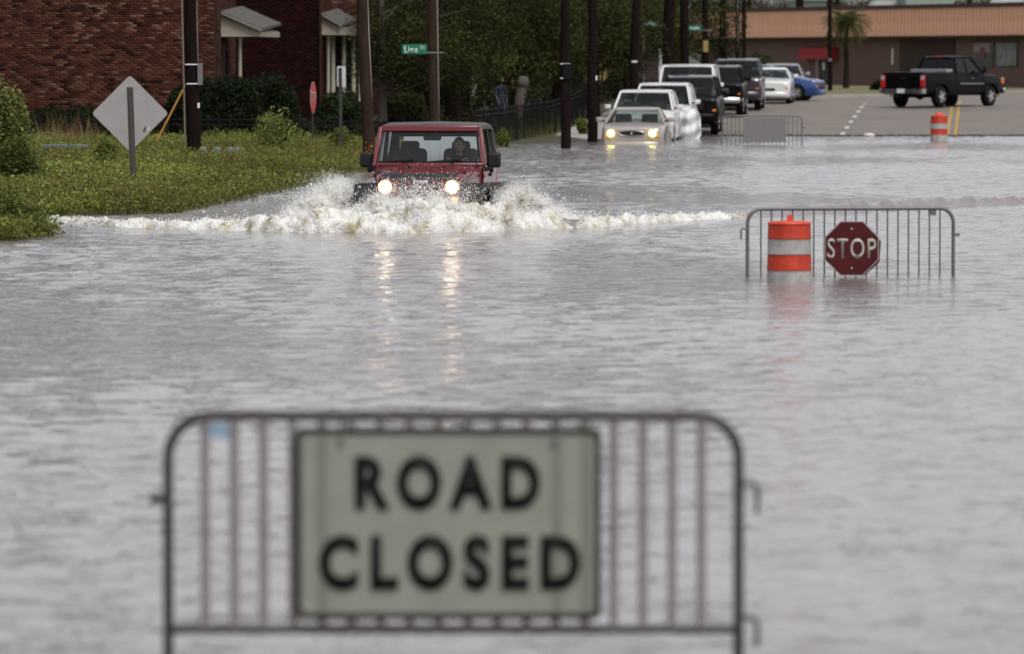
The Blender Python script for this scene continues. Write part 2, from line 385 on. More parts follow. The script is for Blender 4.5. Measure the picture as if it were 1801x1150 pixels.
def water_sheet():
    Xg, Yg = np.meshgrid(WX, WY); Zg = wave_z(Xg, Yg); e = np.minimum(np.minimum(Xg - WX[0], WX[-1] - Xg), np.minimum(Yg - WY[0], WY[-1] - Yg)); Zg *= np.clip(e / 2, 0, 1)
    V = np.stack([Xg, Yg, Zg], -1).reshape(-1, 3); nx, ny = len(WX), len(WY); i = (np.arange(ny - 1)[:, None] * nx + np.arange(nx - 1)[None]).ravel(); F = np.stack([i, i + 1, i + nx + 1, i + nx], 1)
    b = len(V); x0, x1, y0, y1 = WX[0], WX[-1], WY[0], WY[-1]
    O = [(-500, -400, 0), (500, -400, 0), (500, 215, 0), (-500, 215, 0), (x0, y0, 0), (x1, y0, 0), (x1, y1, 0), (x0, y1, 0)]
    F2 = np.array([(0, 1, 5, 4), (1, 2, 6, 5), (2, 3, 7, 6), (3, 0, 4, 7)]) + b
    return obj('water', np_mesh('water', np.concatenate([V, O]), np.concatenate([F, F2]), WATER, smooth=True))
wt = water_sheet(); tag(wt, 'grey rippled flood water covering the street', 'water', kind='structure')
# ------------------------------------------------------------------ barricades
def arc(c, r, a0, a1, n=7):
    return [(c[0] + r * math.cos(R(a0 + (a1 - a0) * i / (n - 1))), 0, c[1] + r * math.sin(R(a0 + (a1 - a0) * i / (n - 1)))) for i in range(n)]
def barricade(label, loc, yaw, length, top, bottom, foot, m, mbar, hooks, plate, plate_m, r=0.019, rb=0.0105, rad=0.16, nb=18):
    """crowd barrier: bent tube frame, bottom rail, thin upright bars, hooks, flat feet (z relative to loc)"""
    root = empty('barricade', loc, yaw, label, 'barricade', 'steel crowd barricades standing in the flood')
    h = length / 2
    pts = [(-h, 0, foot), (-h, 0, top - rad)] + arc((-h + rad, top - rad), rad, 180, 90)[1:] + arc((h - rad, top - rad), rad, 90, 0) + [(h, 0, foot)]
    MB().tube(pts, r, 10).build('frame', m, root, 60)
    MB().tube([(-h + r, 0, bottom), (h - r, 0, bottom)], r * 0.85, 8).build('bottom_rail', m, root, 60)
    bm = MB().tube([(0, 0, bottom), (0, 0, top - 0.005)], rb, 6).mesh('bar', mbar, 60)
    p = length / (nb + 1.55)
    for i in range(nb):
        x = (i - (nb - 1) / 2) * p
        zt = top - 0.005
        e = abs(x) - (h - rad)
        if e > 0: zt = top - rad + math.sqrt(max(0, rad * rad - e * e))
        me = bm if e <= 0 else MB().tube([(0, 0, bottom), (0, 0, zt)], rb, 6).mesh('bar', mbar, 60)
        obj('bar', me, root).location = (x, 0, 0)
    for s in (-1, 1):
        MB().box((s * h, 0, foot), (0.05, 0.55, 0.02)).build('foot', m, root, bevel=0.004)
    for s, z, kind in hooks:
        if kind == 'hook':
            MB().tube([(s * (h + r * .8), 0, z), (s * (h + .055), 0, z), (s * (h + .072), 0, z - .015), (s * (h + .072), 0, z - .115)], 0.011, 6).build('hook', m, root, 60)
        else:
            MB().box((s * (h + .04), 0, z), (.06, .03, .035)).build('bracket', m, root, bevel=0.004)
    if plate:
        x, z, w, hh = plate
        MB().box((x, 0.0, z), (w, 0.006, hh)).build('maker_plate', plate_m, root)
    return root
# --- the near one, with the ROAD CLOSED board (out of focus)
Y1 = 21.8; s1 = sc(Y1)
z_top = Zat(731, Y1); z_bot = Zat(1106, Y1); x1 = Xat(797, Y1)
BLUEP = mat('pale blue plate', (0.22, 0.33, 0.42), 0.5, 0, 0.1)
near = barricade('dark steel barricade carrying the ROAD CLOSED board', (x1, Y1, 0), 0, 1006 / s1, z_top, z_bot, -0.28, STEEL_D, mat('dull grey bar', (0.215, 0.19, 0.19), 0.6, 0.1, 0.3, 12), [(1, Zat(850, Y1), 'hook'), (1, Zat(1085, Y1), 'hook'), (-1, Zat(876, Y1), 'bracket')],
    (Xat(380, Y1) - x1, Zat(757, Y1), .095, .055), BLUEP, r=0.0205, rb=0.0175)
sign = empty('road_closed_sign', (Xat(788, Y1), Y1 - 0.035, 0), 0, 'grey-green board lettered ROAD CLOSED hung on the near barricade', 'sign')
SHEET = mat('grey-green reflective sheeting', (0.225, 0.243, 0.198), 0.6, 0, 0.13, 5, spec=.25)
SHEET2 = mat('darker sheeting seam', (0.165, 0.18, 0.145), 0.6, 0, 0.05, 3, spec=.25)
FRAME = mat('dark brown sign edge', (0.030, 0.024, 0.022), 0.6, 0, 0.2, 5, spec=.2)
w, h = 540 / s1, 338 / s1; zc = (Zat(750, Y1) + Zat(1088, Y1)) / 2
def rrect(w, h, r, y, zc, n=5):
    p = []
    for cx, cz, a in ((w / 2 - r, h / 2 - r, 0), (-w / 2 + r, h / 2 - r, 90), (-w / 2 + r, -h / 2 + r, 180), (w / 2 - r, -h / 2 + r, 270)):
        for i in range(n): p.append((cx + r * math.cos(R(a + 90 * i / (n - 1))), y, zc + cz + r * math.sin(R(a + 90 * i / (n - 1)))))
    return p
MB().prism(rrect(w, h, .035, 0, zc), (0, .004, 0)).build('panel', SHEET, sign)
outer, inner = rrect(w, h, .035, -.0035, zc), rrect(w - .05, h - .05, .02, -.0035, zc)
fm = MB(); n = len(outer)
fm.add(outer + inner + [(x, y + .0033, z) for x, y, z in outer] + [(x, y + .0033, z) for x, y, z in inner],
       [(k, (k + 1) % n, n + (k + 1) % n, n + k) for k in range(n)] + [(k, 2 * n + k, 2 * n + (k + 1) % n, (k + 1) % n) for k in range(n)] + [(n + k, n + (k + 1) % n, 3 * n + (k + 1) % n, 3 * n + k) for k in range(n)])
fm.build('border', FRAME, sign)
for px in (566, 980, 1032): MB().box((Xat(px, Y1) - Xat(788, Y1), -.001, zc), (.038, .002, h - .054)).build('seam_strip', SHEET2, sign)
INK = mat('black lettering', (0.006, 0.005, 0.005), 0.7, 0, 0.05, spec=.15)
text_mesh('lettering', 'ROAD', 326 / s1, 96 / s1, INK, sign, (Xat(787, Y1) - Xat(788, Y1), -.006, Zat(847, Y1)), bold=0.046, spacing=1.42)
text_mesh('lettering', 'CLOSED', 460 / s1, 98 / s1, INK, sign, (Xat(791, Y1) - Xat(788, Y1), -.006, Zat(987, Y1)), bold=0.046, spacing=1.40)
for px in (600, 975): MB().lathe([(.002, -.012), (.012, -.010), (.012, 0)], 10, (Xat(px, Y1) - Xat(788, Y1), -.004, zc + h / 2 - .05), 'Y').build('bolt', STEEL, sign); MB().tube([(Xat(px, Y1) - Xat(788, Y1), .02, zc + h / 2 - .02), (Xat(px, Y1) - Xat(788, Y1), .03, z_top + .012)], .006, 6).build('hanger', STEEL_D, sign)

# --- the middle one
Y2 = 62.7; s2 = sc(Y2); x2 = Xat(1497, Y2)
barricade('grey barricade behind the orange drum and the red stop sign', (x2, Y2, 0), R(10), 366 / s2 / math.cos(R(10)), Zat(367, Y2), -.12, -.42, STEEL, STEEL, [(-1, .53, 'hook'), (1, .45, 'bracket')], (.925, Zat(374, Y2), .09, .07), STEEL, r=0.021, rb=0.0095)
OR = mat('orange drum plastic', (0.38, 0.032, 0.011), 0.6, 0, 0.35, 7, spec=.3); OR2 = mat('bright orange lip', (0.58, 0.058, 0.018), 0.5, 0, 0.2, 6)
RW = mat('white reflective band', (0.28, 0.272, 0.26), 0.6, 0, 0.35, 8)
def drum(label, px, Y, w, ztop, bands):
    """traffic drum: stepped tapering barrel with alternating orange and white bands, lip and handle"""
    r = w / 2; root = empty('traffic_drum', (Xat(px, Y), Y, 0), 0, label, 'traffic drum', 'orange and white traffic drums')
    zs = [ztop] + bands + [-.40]
    for i in range(len(zs) - 1):
        a, b = zs[i + 1], zs[i]; rr = r * (0.955 + 0.013 * i)
        prof = [(rr * 1.0 + .004, a + .001), (rr + .004, a + .012), (rr, a + .02), (rr * .985, b - .015), (rr * .97, b - .001)]
        MB().lathe(prof, 28).build('orange_band' if i % 2 == 0 else 'white_band', OR if i % 2 == 0 else RW, root, 40)
    MB().lathe([(r * .955, ztop - .002), (r * .975, ztop + .004), (r * .94, ztop + .022), (r * .5, ztop + .035), (.02, ztop + .037)], 28).build('lip', OR2, root, 50)
    MB().loft([[(x * k, -.02, z + ztop + .03), (x * k, .02, z + ztop + .03)] for x, z, k in ()] or [[(-.035, -.018, ztop + .03), (.035, -.018, ztop + .03), (.035, .018, ztop + .03), (-.035, .018, ztop + .03)], [(-.02, -.014, ztop + .075), (.028, -.014, ztop + .075), (.028, .014, ztop + .075), (-.02, .014, ztop + .075)], [(-.024, -.016, ztop + .10), (.022, -.016, ztop + .105), (.022, .016, ztop + .105), (-.024, .016, ztop + .10)]]).build('handle', OR2, root, bevel=.006)
    return root
Yd = 61.0
drum('large orange and white drum standing beside the red stop sign', 1389, Yd, 80 / sc(Yd), Zat(394, Yd), [Zat(420, Yd), Zat(447, Yd), Zat(475, Yd)])
Ye = 172.0
d3 = drum('small far orange and white drum at the edge of the dry road', 1652, Ye, 31 / sc(Ye), Zat(205, Ye), [Zat(217, Ye), Zat(227, Ye), Zat(237, Ye)])
MB().lathe([(.10, Zat(205, Ye) + .03), (.12, Zat(205, Ye) + .05), (.10, Zat(205, Ye) + .1), (.03, Zat(205, Ye) + .115)], 14).build('lamp', OR2, d3, 60)
# stop sign on the barricade
STOPR = mat('dark red sign face', (0.062, 0.004, 0.005), 0.5, 0, 0.2, 3, spec=.25); SILV = mat('sign back aluminium', (0.36, 0.34, 0.335), 0.5, 0.35, 0.10, 2.5)
CREAM = mat('cream sign lettering', (0.36, 0.36, 0.31), 0.6, 0, 0.15, 9)
Ys = 62.35; ss = sc(Ys)
def octagon(r, y): return [(r * math.cos(R(22.5 + 45 * k)), y, r * math.sin(R(22.5 + 45 * k))) for k in range(8)]
def stop_sign(name, label, px, py, Y, across, rz, face, post=None):
    R8 = across / 2 / math.cos(R(22.5)); p = at(px, py, Y); root = empty(name, p, rz, label, 'stop sign')
    MB().prism(octagon(R8, 0), (0, .004, 0)).build('back_plate', SILV, root)
    MB().prism(octagon(R8 * .965, -.003), (0, .0025, 0)).build('face', face, root)
    text_mesh('lettering', 'STOP', across * .90, across * .37, CREAM, root, (0, -.004, .0), bold=.010, spacing=1.15, depth=.0008)
    for z in (-.36, .36): MB().lathe([(.012, -.006), (.012, 0)], 8, (0, 0, z * across), 'Y').build('bolt', SILV, root)
    return root
st2 = stop_sign('stop_sign', 'dark red STOP sign hanging low on the grey barricade', 1498, 437, Ys, 96 / ss, R(3), STOPR)
stop_b = MB().prism([(x * .3 + .0, 0, z * .3) for x, _, z in octagon(1, 0)], (0, .004, 0)); o = stop_b.build('second_plate', STOPR, st2); o.location = (.04, .022, -.02); o.rotation_euler = (0, R(4), 0)

# --- the far one with a solid board
Y3 = 163.7; s3 = sc(Y3); x3 = Xat(1340.5, Y3)
b3 = barricade('far barricade with a grey board, beyond the parked tan sedan', (x3, Y3, 0), R(2), 141 / s3, Zat(204, Y3), -.15, -.5, STEEL, STEEL, [(1, .5, 'bracket')], None, None)
bo = tag(MB().box((0, 0, 0), (76 / s3, .012, .70)).build('grey_board', mat('grey board', (0.17, 0.155, 0.16), 0.7, 0, 0.15, 4, stretch=(8, 1, 1)), bevel=.004), 'plain grey board leaning on the middle of the far barricade', 'board')
bo.location = (Xat(1345, Y3), Y3 - .035, Zat(206, Y3) - .38); bo.rotation_euler = (0, 0, R(2))

# ------------------------------------------------------------------ vehicles
def paint(name, col, rough=0.28, flake=0.0): return mat(name, col, rough, flake, 0.06, 3, coat=0.6)
def cut_arches(me, wheels, r, w):
    """carve the wheel arches out of a body mesh"""
    o = bpy.data.objects.new('tmp', me); COL.objects.link(o); tmp = []
    for (y, z) in wheels:
        c = MB().lathe([(r, -w), (r, w)], 20, (0, y, z), 'X').mesh('cut'); co = bpy.data.objects.new('cut', c); COL.objects.link(co); tmp.append(co)
        md = o.modifiers.new('b', 'BOOLEAN'); md.object = co; md.operation = 'DIFFERENCE'; md.solver = 'EXACT'
    dg = bpy.context.evaluated_depsgraph_get(); n = bpy.data.meshes.new_from_object(o.evaluated_get(dg))
    for t in tmp + [o]: bpy.data.objects.remove(t)
    return n
WHEEL_ME = {}
def wheel(parent, x, y, z, r, w, rim_m=None, side=1):
    key = (round(r, 3), round(w, 3), side, rim_m.name if rim_m else '')
    if key not in WHEEL_ME:
        t = MB().lathe([(r * .62, -w / 2), (r * .9, -w / 2), (r, -w * .36), (r, w * .36), (r * .9, w / 2), (r * .62, w / 2), (r * .60, w * .2), (r * .6, -w * .2)], 24, (0, 0, 0), 'X').mesh('tyre', RUBBER, 50)
        m = MB(); a = side * w * .44
        m.lathe([(r * .61, a - .02 * side), (r * .61, a), (r * .54, a + .02 * side), (r * .5, a - .02 * side), (r * .1, a + .0 * side)], 20, (0, 0, 0), 'X')
        for k in range(5):
            an = 2 * math.pi * k / 5; m.bar((a + .012 * side, 0, 0), (a + .012 * side, math.cos(an) * r * .55, math.sin(an) * r * .55), .07, .03, (1, 0, 0))
        m.lathe([(r * .13, a), (r * .13, a + .035 * side), (r * .08, a + .045 * side)], 10, (0, 0, 0), 'X')
        WHEEL_ME[key] = (t, m.mesh('rim', rim_m or CHROME, 40))
    o = empty('wheel', (x, y, z)); o.parent = parent
    a, b = WHEEL_ME[key]; obj('tyre', a, o); obj('rim', b, o)
    return o
def section(y, w, zb, zt, crown=.025, tuck=.9):
    zm = zb + (zt - zb) * .55
    half = [(w * tuck, zb), (w * .985, zb + .10), (w, zm), (w * .975, zt - .09), (w * .93, zt - .025), (w * .80, zt), (w * .4, zt + crown * .8)]
    return [(x, y, z) for x, z in half] + [(0, y, zt + crown)] + [(-x, y, z) for x, z in half[::-1]] + [(0, y, zb)]
def car(name, label, cat, px_x, Y, yaw, p, group=None, z=None):
    """p: L W H clr hood cowl belt deck ws wt rt rb wr wheels(front,rear) colour ... ; nose at local y=0 pointing to -y"""
    g = p.get
    X = px_x
    root = empty(name, (X, Y, road_z(Y + 1.5) + .004 if z is None else z), yaw, label, cat, group)
    L, Wd, H = p['L'], p['W'], p['H']; w = Wd / 2; clr = g('clr', .2); bm = p['m']; trim = g('trim', BLACK)
    hood, cowl, deck = p['hood'], p['cowl'], p['deck']; ws, wt, rt, rb = p['ws'], p['wt'], p['rt'], p['rb']
    nose = g('nose', .84); nz_ = g('nosez', .84)
    secs = [section(0, w * nose, clr + .10, hood * nz_), section(.05, w * (nose + .05), clr + .05, hood * (nz_ + .06)), section(.22, w * (nose + .10), clr + .02, hood * .965), section(.6, w * .985, clr, hood),
            section(ws * .75, w, clr, hood + (cowl - hood) * .7), section(ws, w, clr, cowl), section((ws + rb) / 2, w * 1.0, clr, (cowl + deck) / 2), section(min(rb, L - .5), w, clr, deck),
            section(L - .3, w * .975, clr + .02, deck), section(L - .06, w * .94, clr + .06, deck * .97), section(L, w * .88, clr + .12, deck * g('tailz', .88))]
    body = MB().loft(secs).mesh('body', bm, 35)
    wr = p['wr']; fy, ry = p['wheels']
    body = cut_arches(body, [(fy, wr), (ry, wr)], wr + .055, w * 1.2)
    body.materials.clear(); body.materials.append(bm); body.shade_smooth(); body.set_sharp_from_angle(angle=R(32)); obj('body', body, root)
    # dark inner core so that the arches read as black wells
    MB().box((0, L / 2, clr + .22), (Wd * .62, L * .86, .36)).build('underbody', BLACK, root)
    tw = g('tw', .22)
    for y in (fy, ry):
        for s in (-1, 1): wheel(root, s * (w - tw / 2 - .015), y, wr, wr, tw, g('rim'), s)
    # cabin
    wb_, wr_ = w * g('wbelt', .93), w * g('wroof', .74); zr = H - .07
    A = [(-wb_, ws, cowl - .01), (wb_, ws, cowl - .01)]; T = [(-wr_, wt, zr), (wr_, wt, zr)]; Tr = [(-wr_, rt, zr - g('rdrop', .02)), (wr_, rt, zr - g('rdrop', .02))]; B = [(-wb_, rb, deck - .01), (wb_, rb, deck - .01)]
    def lerp(a, b, t): return tuple(a[i] + (b[i] - a[i]) * t for i in range(3))
    gm = g('glass', GLASS)
    def bowed(a0, a1, b0, b1, bow, name, m, inset=.03):
        n = 7; s = []
        for zt_ in (0.03, .5, .97):
            l, r_ = lerp(a0, b0, zt_), lerp(a1, b1, zt_); row = []
            for k in range(n):
                t = inset + (1 - 2 * inset) * k / (n - 1); q = lerp(l, r_, t); row.append((q[0], q[1] + bow * (1 - (2 * t - 1) ** 2), q[2]))
            s.append(row)
        return MB().loft(s, cap=False, closed=False).build(name, m, root, 180)
    bowed(A[0], A[1], T[0], T[1], -.07, 'windshield', g('wsglass', GLASS))
    bowed(B[0], B[1], Tr[0], Tr[1], .06, 'rear_window', g('rglass', gm))
    cuts = g('pillars', [.42])
    for s in (0, 1):
        fr = MB()
        for a, b in ((A[s], T[s]), (B[s], Tr[s])): fr.bar(a, b, .075, .06, (1, 0, 0))
        ys_ = [0] + list(cuts) + [1]
        for i in range(len(ys_) - 1):
            t0, t1 = ys_[i], ys_[i + 1]
            lo0, lo1 = lerp(A[s], B[s], t0), lerp(A[s], B[s], t1); hi0, hi1 = lerp(T[s], Tr[s], t0), lerp(T[s], Tr[s], t1)
            e = .03 / max(.3, (lo1[1] - lo0[1])); q = [lerp(lo0, lo1, e), lerp(lo0, lo1, 1 - e), lerp(hi0, hi1, 1 - e), lerp(hi0, hi1, e)]
            wm = GLASS_DARK if g('darkrear') and i > 0 else gm
            MB().quad(*q).build('side_window', wm, root)
        for t in cuts: fr.bar(lerp(A[s], B[s], t), lerp(T[s], Tr[s], t), .035, .085, (0, 1, 0))
        fr.bar(lerp(A[s], B[s], 0), lerp(A[s], B[s], 1), .03, .03); fr.bar(T[s], Tr[s], .06, .05)
        fr.build('side_frame', g('pillarm', bm), root, bevel=.012)
    rs = []
    for t, dz, k in ((0, -.03, .93), (.06, .018, .98), (.3, .05, 1.0), (.7, .05, 1.0), (.94, .018, .98), (1, -.03, .93)):
        y = wt - .05 + (rt - wt + .1) * t; ww = wr_ * 1.04 * k; row = [(ww * math.cos(a) if abs(math.cos(a)) < 1 else ww * math.copysign(1, math.cos(a)), y, zr + dz + (.02 * math.sin(a) if math.sin(a) > 0 else 0.0) - (.03 if math.sin(a) <= 0 else 0)) for a in [math.pi * q / 8 for q in range(9)]]
        rs.append(row + [(-ww * .95, y, zr - .035), (ww * .95, y, zr - .035)])
    MB().loft(rs).build('roof', g('roofm', bm), root, 50)
    if g('rack'):
        for s in (-1, 1): MB().tube([(s * wr_ * .88, wt + .4, zr + .05), (s * wr_ * .88, wt + .5, zr + .11), (s * wr_ * .88, rt - .3, zr + .11), (s * wr_ * .88, rt - .2, zr + .05)], .018, 6).build('roof_rail', BLACK, root, 60)
    # inside: dash, seats
    for s in (-1, 1): MB().box((s * w * .42, ws + 1.0, cowl - .05), (w * .52, .16, .62), rx=R(-10)).build('seat', g('seatm', DARKIN), root, bevel=.06, seg=3)
    MB().box((0, ws + .28, cowl - .05), (wb_ * 1.85, .5, .08)).build('dashboard', DARKIN, root, bevel=.03)
    # front
    gy = -.012; fzt = hood * nz_
    if g('grille'):
        gw, gh, gzc, style = p['grille']
        if style == 'oval':
            n = 20; rim = [(gw / 2 * math.cos(2 * math.pi * k / n), gy - .01, gzc + gh / 2 * math.sin(2 * math.pi * k / n)) for k in range(n)]
            gr = MB().prism(rim, (0, .10, 0)).build('grille', BLACK, root); MB().tube([(a, b - .005, c) for a, b, c in rim] + [(rim[0][0], rim[0][1] - .005, rim[0][2])], .010, 6, False).build('grille_trim', g('grtrim', CHROME), gr, 60)
            MB().lathe([(.035, -.03), (.035, 0)], 12, (0, gy, gzc), 'Y').build('badge', CHROME, gr)
        else:
            gr = MB().box((0, gy + .03, gzc), (gw, .10, gh)).build('grille', BLACK, root, bevel=.015)
            for k in range(3 if style == 'bars' else 1): MB().box((0, gy - .022, gzc + (k - (1 if style == 'bars' else 0)) * gh * .3), (gw * .97, .012, gh * .09)).build('grille_bar', g('grtrim', CHROME), gr)
    lw, lh, lx, lz = p['lamp']; lm = g('lampm', LENS)
    for s in (-1, 1):
        hl = MB().loft([[(s * (lx + lw / 2 * a), gy + .02 + .10 * (1 if (a > 0) else 0) + d, lz + lh / 2 * b) for a, b in ((-1, -.8), (.9, -1), (1, .6), (-1, 1))] for d in (0, .16)]).build('headlight', LENS, root, bevel=.012)
        if g('lit'): MB().lathe([(.005, -.06), (.085, -.05), (.10, -.02), (.10, .0)], 16, (s * (lx + g('litdx', 0.0)), gy, lz), 'Y').build('lit_bulb', LAMP_Y, hl, 60)
        if g('amber', True): MB().box((s * (lx + lw * .36), gy + .05, lz - lh * .75), (lw * .35, .1, lh * .35)).build('turn_signal', AMBER, root, bevel=.01)
        # mirrors
        mz = cowl + .10; MB().box((s * (w + .13), ws + .32, mz), (.19, .09, .135)).build('mirror', g('mirm', bm), root, bevel=.03, seg=3)
        MB().bar((s * (w - .06), ws + .34, mz - .05), (s * (w + .08), ws + .33, mz - .02), .05, .05).build('mirror_arm', BLACK, root)
    bz = g('bumpz', clr + .17)
    MB().loft([[(k * w * nose * 1.08, (.16 if abs(k) > .95 else .04 if abs(k) > .8 else 0) + q[0] - .05, bz + q[1]) for q in ((-.0, -.09), (-.03, -.05), (-.03, .05), (0, .09), (.12, .09), (.12, -.09))] for k in (-1, -.85, -.4, 0, .4, .85, 1)]).build('front_bumper', g('bump', bm), root, 40)
    MB().loft([[(k * w * .98, L + (.0 if abs(k) < .9 else -.12) + q[0] - .03, bz + .05 + q[1]) for q in ((.0, -.10), (.04, -.05), (.04, .06), (0, .10), (-.10, .10), (-.10, -.10))] for k in (-1, -.85, 0, .85, 1)]).build('rear_bumper', g('rbump', g('bump', bm)), root, 40)
    if g('plate'): MB().box((0, -.10, bz), (.30, .01, .15)).build('plate', WHITE_P, root)
    for s in (-1, 1): MB().box((s * w * .78, L - .035, deck * .78), (w * .26, .08, .2 if not g('taill') else g('taill'))).build('tail_light', RED_LENS, root, bevel=.015)
    # door line, handles on both sides
    for s in (-1, 1):
        for t in [0.02] + list(cuts): 
            y = ws + .15 + (rb - ws) * t; MB().box((s * (w - .002), y, (clr + cowl) / 2 + .06), (.012, .012, cowl - clr - .3)).build('door_seam', BLACK, root)
        for t in [min(cuts) - .06] + ([cuts[1] - .06] if len(cuts) > 1 else []): MB().box((s * w, ws + .15 + (rb - ws) * t, cowl - .16), (.035, .16, .03)).build('door_handle', g('handle', bm), root, bevel=.008)
    for s in (-1, 1): MB().tube([(s * wb_ * .75 - .1, ws - .02, cowl + .02), (s * wb_ * .45 - .2, ws + .05 - .06, cowl + .09)], .01, 5).build('wiper', BLACK, root)
    return root
TAN = paint('tan metallic paint', (0.36, 0.32, 0.28), 0.32, 0.2); WHT = paint('white car paint', (0.66, 0.65, 0.64), 0.3); BLK = mat('black car paint', (0.004, 0.0035, 0.004), 0.3, 0, .1, 3, spec=.10)
GRYD = paint('dark grey car paint', (0.045, 0.04, 0.045), 0.25, .2); SLV = paint('silver car paint', (0.34, 0.34, 0.35), 0.3, .4); BLU = paint('blue car paint', (0.006, 0.045, 0.17), 0.25, .1); GRN = paint('greenish dark paint', (.02, .022, .022), .25)
GP = 'cars parked along the kerb'
def line_x(Y, dx=0): return 3.45 + STREET * (Y - 164) + dx
sedan = dict(L=5.0, W=1.84, H=1.44, clr=.19, hood=.90, cowl=.98, deck=1.0, ws=1.45, wt=2.25, rt=3.35, rb=4.05, wr=.32, wheels=(1.0, 3.85), grille=(.76, .15, .70, 'oval'), lamp=(.36, .15, .62, .70), m=TAN, lit=True, litdx=-.02, nose=.86, nosez=.88, pillars=[.46], plate=False, wroof=.70)
car('parked_sedan', 'tan sedan with lit yellow headlights, bumper deep in flood water', 'car', line_x(164), 164.2, YAW, sedan, GP, z=-.375)
van = dict(L=5.0, W=1.92, H=1.74, clr=.2, hood=1.02, cowl=1.12, deck=1.12, ws=1.05, wt=1.95, rt=4.7, rb=4.95, wr=.33, wheels=(.95, 3.95), grille=(.7, .14, .78, 'oval'), lamp=(.34, .16, .66, .80), m=WHT, pillars=[.34, .62], wroof=.76, darkrear=True, rglass=GLASS_DARK)
car('parked_minivan', 'white minivan parked directly behind the tan sedan', 'minivan', line_x(170.6, -.12), 170.6, YAW, van, GP, z=-.19)
van2 = dict(van, H=1.82, hood=1.06, rack=False, lamp=(.3, .17, .68, .84), wsglass=GLASS)
car('parked_minivan', 'white minivan with white plastic sheeting hung on its door side', 'minivan', line_x(177.2, .08), 177.2, YAW, van2, GP, z=-.08)
truck = dict(L=5.3, W=1.98, H=1.93, clr=.34, hood=1.16, cowl=1.24, deck=1.24, ws=1.5, wt=2.15, rt=4.9, rb=5.2, wr=.39, wheels=(.95, 4.15), grille=(1.0, .26, .92, 'bars'), lamp=(.34, .22, .74, .95), m=BLK, pillars=[.33, .66], wroof=.76, nose=.93, nosez=.95, bumpz=.58, tw=.26, rack=False, grtrim=BLACK, glass=GLASS_DARK, roofm=paint('dark roof paint', (.12, .115, .12), .22))
car('parked_suv', 'large black suv parked between white minivan and tall white van', 'suv', line_x(184.0, .58), 184.0, YAW, truck, GP)
van3 = dict(L=5.6, W=2.02, H=2.12, clr=.28, hood=1.2, cowl=1.32, deck=1.32, ws=.9, wt=1.55, rt=5.35, rb=5.55, wr=.37, wheels=(.9, 4.5), grille=(1.0, .22, .95, 'bars'), lamp=(.3, .2, .78, .95), m=WHT, pillars=[.26, .55], wroof=.82, nose=.92, nosez=.93, darkrear=True, rglass=GLASS_DARK)
car('parked_van', 'tall white van rising behind the large black suv', 'van', line_x(191.6, .12), 191.6, YAW, van3, GP)
suv2 = dict(truck, H=1.84, W=1.94, m=BLK, L=4.9, rt=4.5, rb=4.8, wheels=(.9, 3.8), grille=(.95, .2, .92, 'bars'), grtrim=CHROME, bump=CHROME, lamp=(.3, .18, .72, .94))
car('parked_suv', 'black suv with chrome bumper, next behind the tall white van', 'suv', line_x(203, .62), 203, YAW, suv2, GP)
suv3 = dict(truck, H=1.92, W=1.95, m=GRYD, L=4.9, rt=4.5, rb=4.8, wheels=(.9, 3.8), grtrim=CHROME, lamp=(.3, .2, .72, .94))
car('parked_suv', 'dark grey suv, last of the tall parked vehicles before the white sedan', 'suv', line_x(211, .95), 211, YAW, suv3, GP)
sed2 = dict(sedan, m=paint('white sedan paint', (.66, .67, .65), .3), lit=False, grille=(.6, .09, .56, 'flat'), grtrim=BLACK, lamp=(.34, .13, .62, .72), H=1.42)
car('parked_sedan', 'white sedan showing half its front beside the dark suv', 'car', line_x(222.0, 1.75), 222.0, YAW, sed2, GP)
sed3 = dict(sedan, m=SLV, lit=False, grille=(.6, .1, .6, 'bars'), lamp=(.34, .13, .62, .70), H=1.5)
car('parked_sedan', 'silver sedan hidden mostly by the white sedan before it', 'car', line_x(230, 2.0), 230.5, YAW, sed3, GP)
hatch = dict(L=4.4, W=1.72, H=1.46, clr=.17, hood=.88, cowl=1.0, deck=1.05, ws=1.2, wt=2.15, rt=3.5, rb=4.2, wr=.31, wheels=(.85, 3.5), grille=(.6, .1, .55, 'flat'), grtrim=BLACK, lamp=(.3, .2, .58, .72), m=BLU, lit=False, nose=.80, nosez=.82, pillars=[.48], wroof=.70, rim=SLV)
hx = car('parked_hatchback', 'blue hatchback turned side-on beyond the white sedan', 'car', 0, 230.3, R(74), hatch, GP)
hx.location.x = Xat(1457, 230) - .25

